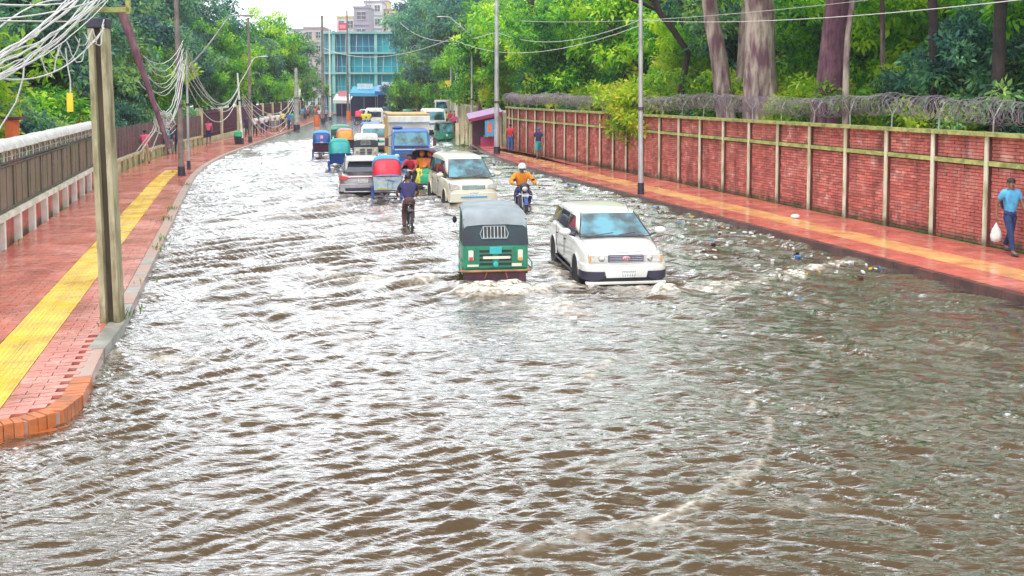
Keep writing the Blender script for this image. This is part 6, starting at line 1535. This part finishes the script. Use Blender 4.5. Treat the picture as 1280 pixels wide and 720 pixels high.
# ------------------------------------------------------------ buildings at the street's end
M['net'] = pm('teal_safety_net', (.02, .45, .52), .75, col2=(.02, .30, .42), scale=.5, amt=.7, bump=.3)
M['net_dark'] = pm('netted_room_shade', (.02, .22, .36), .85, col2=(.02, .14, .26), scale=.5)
M['slab_teal'] = pm('netted_concrete', (.26, .50, .48), .8, col2=(.16, .40, .42), scale=.6)
M['bld_white'] = pm('pale_facade', (.66, .64, .66), .8, col2=(.5, .47, .5), scale=.4)
M['bld_pink'] = pm('pinkish_facade', (.60, .45, .45), .8); M['bld_yellow'] = pm('yellow_facade', (.70, .55, .22), .8); M['bld_grey'] = pm('grey_facade', (.36, .32, .40), .8)
def bld(label, u0, u1, vt, y, depth, wall_m, storeys, bays, vb=122, glass='glass', name='building', frame='bld_grey', z_to=None):
    a, b_ = AT(u0, 115, y), AT(u1, 115, y); zt = AT(0, vt, y).z; x0, x1 = a.x, b_.x
    z0 = 0 if z_to is None else z_to
    t = thing(name, label, 'building', ((x0 + x1) / 2, y, z0)); W = x1 - x0; H = zt - z0
    part('wall', MB().box((0, depth / 2, H / 2), (W, depth, H)), wall_m, t); part('parapet', MB().box((0, depth / 2, H + .2), (W + .3, depth + .3, .4)), M[frame], t)
    for i in range(storeys):
        z = H * (i + .55) / storeys
        part('floor_ledge', MB().box((0, -.12, H * i / storeys + .05), (W + .1, .24, .22)), M[frame], t)
        for j in range(bays):
            x = -W / 2 + W * (j + .5) / bays; ww, hh = W / bays * .55, H / storeys * .45
            w_ = part('window', MB().box((x, -.05, z), (ww, .10, hh)), M['glass'], t)
            part('window_frame', MB().box((x, -.11, z), (.06, .04, hh)).box((x, -.11, z), (ww, .04, .06)).box((x, -.10, z + hh / 2 + .06), (ww + .2, .1, .12)).box((x, -.10, z - hh / 2 - .06), (ww + .2, .14, .1)), M['bld_white'], w_)
    return t
# the teal netted building under construction
y = 178.0; a, b_ = AT(403, 115, y), AT(508, 115, y); x0 = a.x; Wb = b_.x - a.x; zt = AT(0, 40, y).z
t = thing('teal_building', 'unfinished building wrapped in teal safety netting at the street end', 'building', (x0, y, 0)); n_f = 4; fh = zt / n_f
part('shell', MB().box((Wb / 2, 6.0, zt / 2), (Wb - .4, 9, zt - .2)), M['net_dark'], t)
for i in range(n_f + 1): part('floor_slab', MB().box((Wb / 2, 1.2, i * fh - .15), (Wb, 3.2, .38)), M['slab_teal'], t)
cols = [0, .14, .32, .64, .98]
for c_ in cols: part('column', MB().box((Wb * c_, .1, zt / 2), (.55, .55, zt + .5)), M['slab_teal'], t)
for i in range(n_f):
    for j in range(len(cols) - 1):
        xa, xb = Wb * cols[j] + .3, Wb * cols[j + 1] - .3; r_ = random.Random(i * 7 + j); z0_, z1_ = i * fh + .1, (i + 1) * fh - .4
        part('safety_net', MB().loft([[(x, .75 + .12 * math.sin(k * 2.3 + x), z0_ + (z1_ - z0_) * k / 5) for k in range(6)] for x in np.linspace(xa, xb, 7)], closed=False, caps=False), M['net' if r_.random() < .75 else 'net_dark'], t, smooth=60)
        for q_ in range(3): xx = xa + (xb - xa) * (q_ + .5 + r_.uniform(-.2, .2)) / 3; part('bamboo_prop', MB().tube([(xx, .3, z0_), (xx + r_.uniform(-.2, .2), .3, z1_)], .07, 5), M['bld_white' if r_.random() < .4 else 'slab_teal'], t)
        part('guard_rail', MB().tube([(xa, .0, z0_ + 1.0), (xb, .0, z0_ + 1.0)], .05, 4), M['slab_teal'], t)
for i in range(22): xx = Wb * r_.random(); part('rebar', MB().tube([(xx, .3, zt), (xx + r_.uniform(-.1, .1), .3, zt + r_.uniform(.6, 1.6))], .04, 4), M['bld_grey'], t)
bld('pinkish white building with windows left of the teal building', 381, 405, 36, 196, 8, M['bld_pink'], 6, 2)
bld('pale far building peeping over the left trees', 362, 386, 38, 215, 8, M['bld_white'], 6, 2)
bld('grey roofed block behind the teal building, small window upstairs', 443, 462, 10, 214, 8, M['bld_grey'], 6, 1)
bld('low white house with a yellow roof floor behind the teal building', 422, 444, 22, 218, 8, M['bld_white'], 6, 2, frame='bld_yellow')
bld('tallest white tower behind the teal building', 456, 478, 3, 236, 8, M['bld_white'], 8, 2)
bld('yellow topped building at the right behind the teal building', 474, 497, 13, 240, 8, M['bld_yellow'], 8, 2)
bld('highest yellow stair block behind the teal building', 476, 486, 2, 246, 6, M['bld_yellow'], 9, 1)
bld('white terrace building beside the blue green tree', 484, 510, 24, 226, 8, M['bld_white'], 7, 2)
t = thing('antenna_mast', 'thin lattice mast on the roofs behind the teal building', 'mast', AT(458, 20, 232)); part('mast', MB().tube([(0, 0, -3), (0, 0, 6)], .12, 4).tube([(.8, 0, -3), (.8, 0, 5)], .09, 4).tube([(0, 0, 1), (.8, 0, 2), (0, 0, 3), (.8, 0, 4)], .06, 4), M['bld_grey'], t)
t = thing('billboard', 'small red billboard on the roof edge of the teal building', 'billboard', AT(429, 34, 176)); part('board', MB().box((0, 0, .1), (1.7, .12, 1.3)), M['hood_red'], t, bevel=.02); part('panel', MB().box((-.1, -.07, .1), (1.1, .03, .7)), M['hood_pink'], t); part('board_post', MB().box((-.6, .1, -.9), (.1, .1, 1.6)).box((.6, .1, -.9), (.1, .1, 1.6)), M['steel'], t)
# blue awninged shops below it
for i, (u0, u1, vt, vb, y, cm, lb) in enumerate(((439, 474, 109, 120, 160, 'cloth_sky', 'pale blue shop canopy under the teal building'), (470, 502, 107, 121, 157, 'truck_blue', 'deep blue tarpaulin shop canopy right under the teal building'), (418, 440, 118, 124, 163, 'cloth_white', 'white and pink shopfront at the left below the netting'))):
    a, b_ = AT(u0, vt, y), AT(u1, vb, y); W = b_.x - a.x
    t = thing('shop_stall', lb, 'shop', ((a.x + b_.x) / 2, y, 0)); part('canopy', MB().slab([(-W / 2, -1.4, a.z - 1.0), (W / 2, -1.4, a.z - 1.1), (W / 2, 1.6, a.z), (-W / 2, 1.6, a.z)], .08), M[cm], t)
    part('fascia', MB().box((0, -1.45, a.z - 1.25), (W, .06, .5)), M[cm], t); part('sign_board', MB().box((0, -.2, a.z + .15), (W * .55, .1, .9)), M['panel_white' if i < 2 else 'hood_pink'], t)
    part('stall_wall', MB().box((0, 1.7, a.z / 2), (W, .12, a.z)), M['cloth_navy'], t)
    for x in (-W / 2 + .1, 0, W / 2 - .1): part('canopy_post', MB().tube([(x, -1.35, 0), (x, -1.35, a.z - 1)], .06, 5), M['steel'], t)
p = AT(540, 118, 172); bld('low white shop row behind the far right traffic', 505, 575, 117, 176, 5, M['bld_pink'], 1, 7, name='shop_row')
bld('low shop row behind the far left crowd', 352, 404, 117, 190, 5, M['bld_white'], 1, 6, name='shop_row')
for q in COL.objects:
    if q.type == 'MESH' and q.parent is None and 'category' not in q and 'kind' not in q: print('UNTAGGED', q.name)

# the damp air over the road
hz = MB().box((0, 190, 22), (700, 500, 47.2)); hm_ = bpy.data.materials.new('damp_air'); hm_.use_nodes = True
hn = hm_.node_tree.nodes; hl = hm_.node_tree.links; hn.clear(); pv = hn.new('ShaderNodeVolumePrincipled'); pv.inputs['Color'].default_value = (.93, .96, 1, 1); pv.inputs['Density'].default_value = .0005; pv.inputs['Anisotropy'].default_value = .2
ho = hn.new('ShaderNodeOutputMaterial'); hl.new(pv.outputs[0], ho.inputs['Volume'])
o = part('haze', hz, hm_); o['kind'] = 'stuff'; tag(o, 'thin pale haze hanging over the flooded street', 'haze')
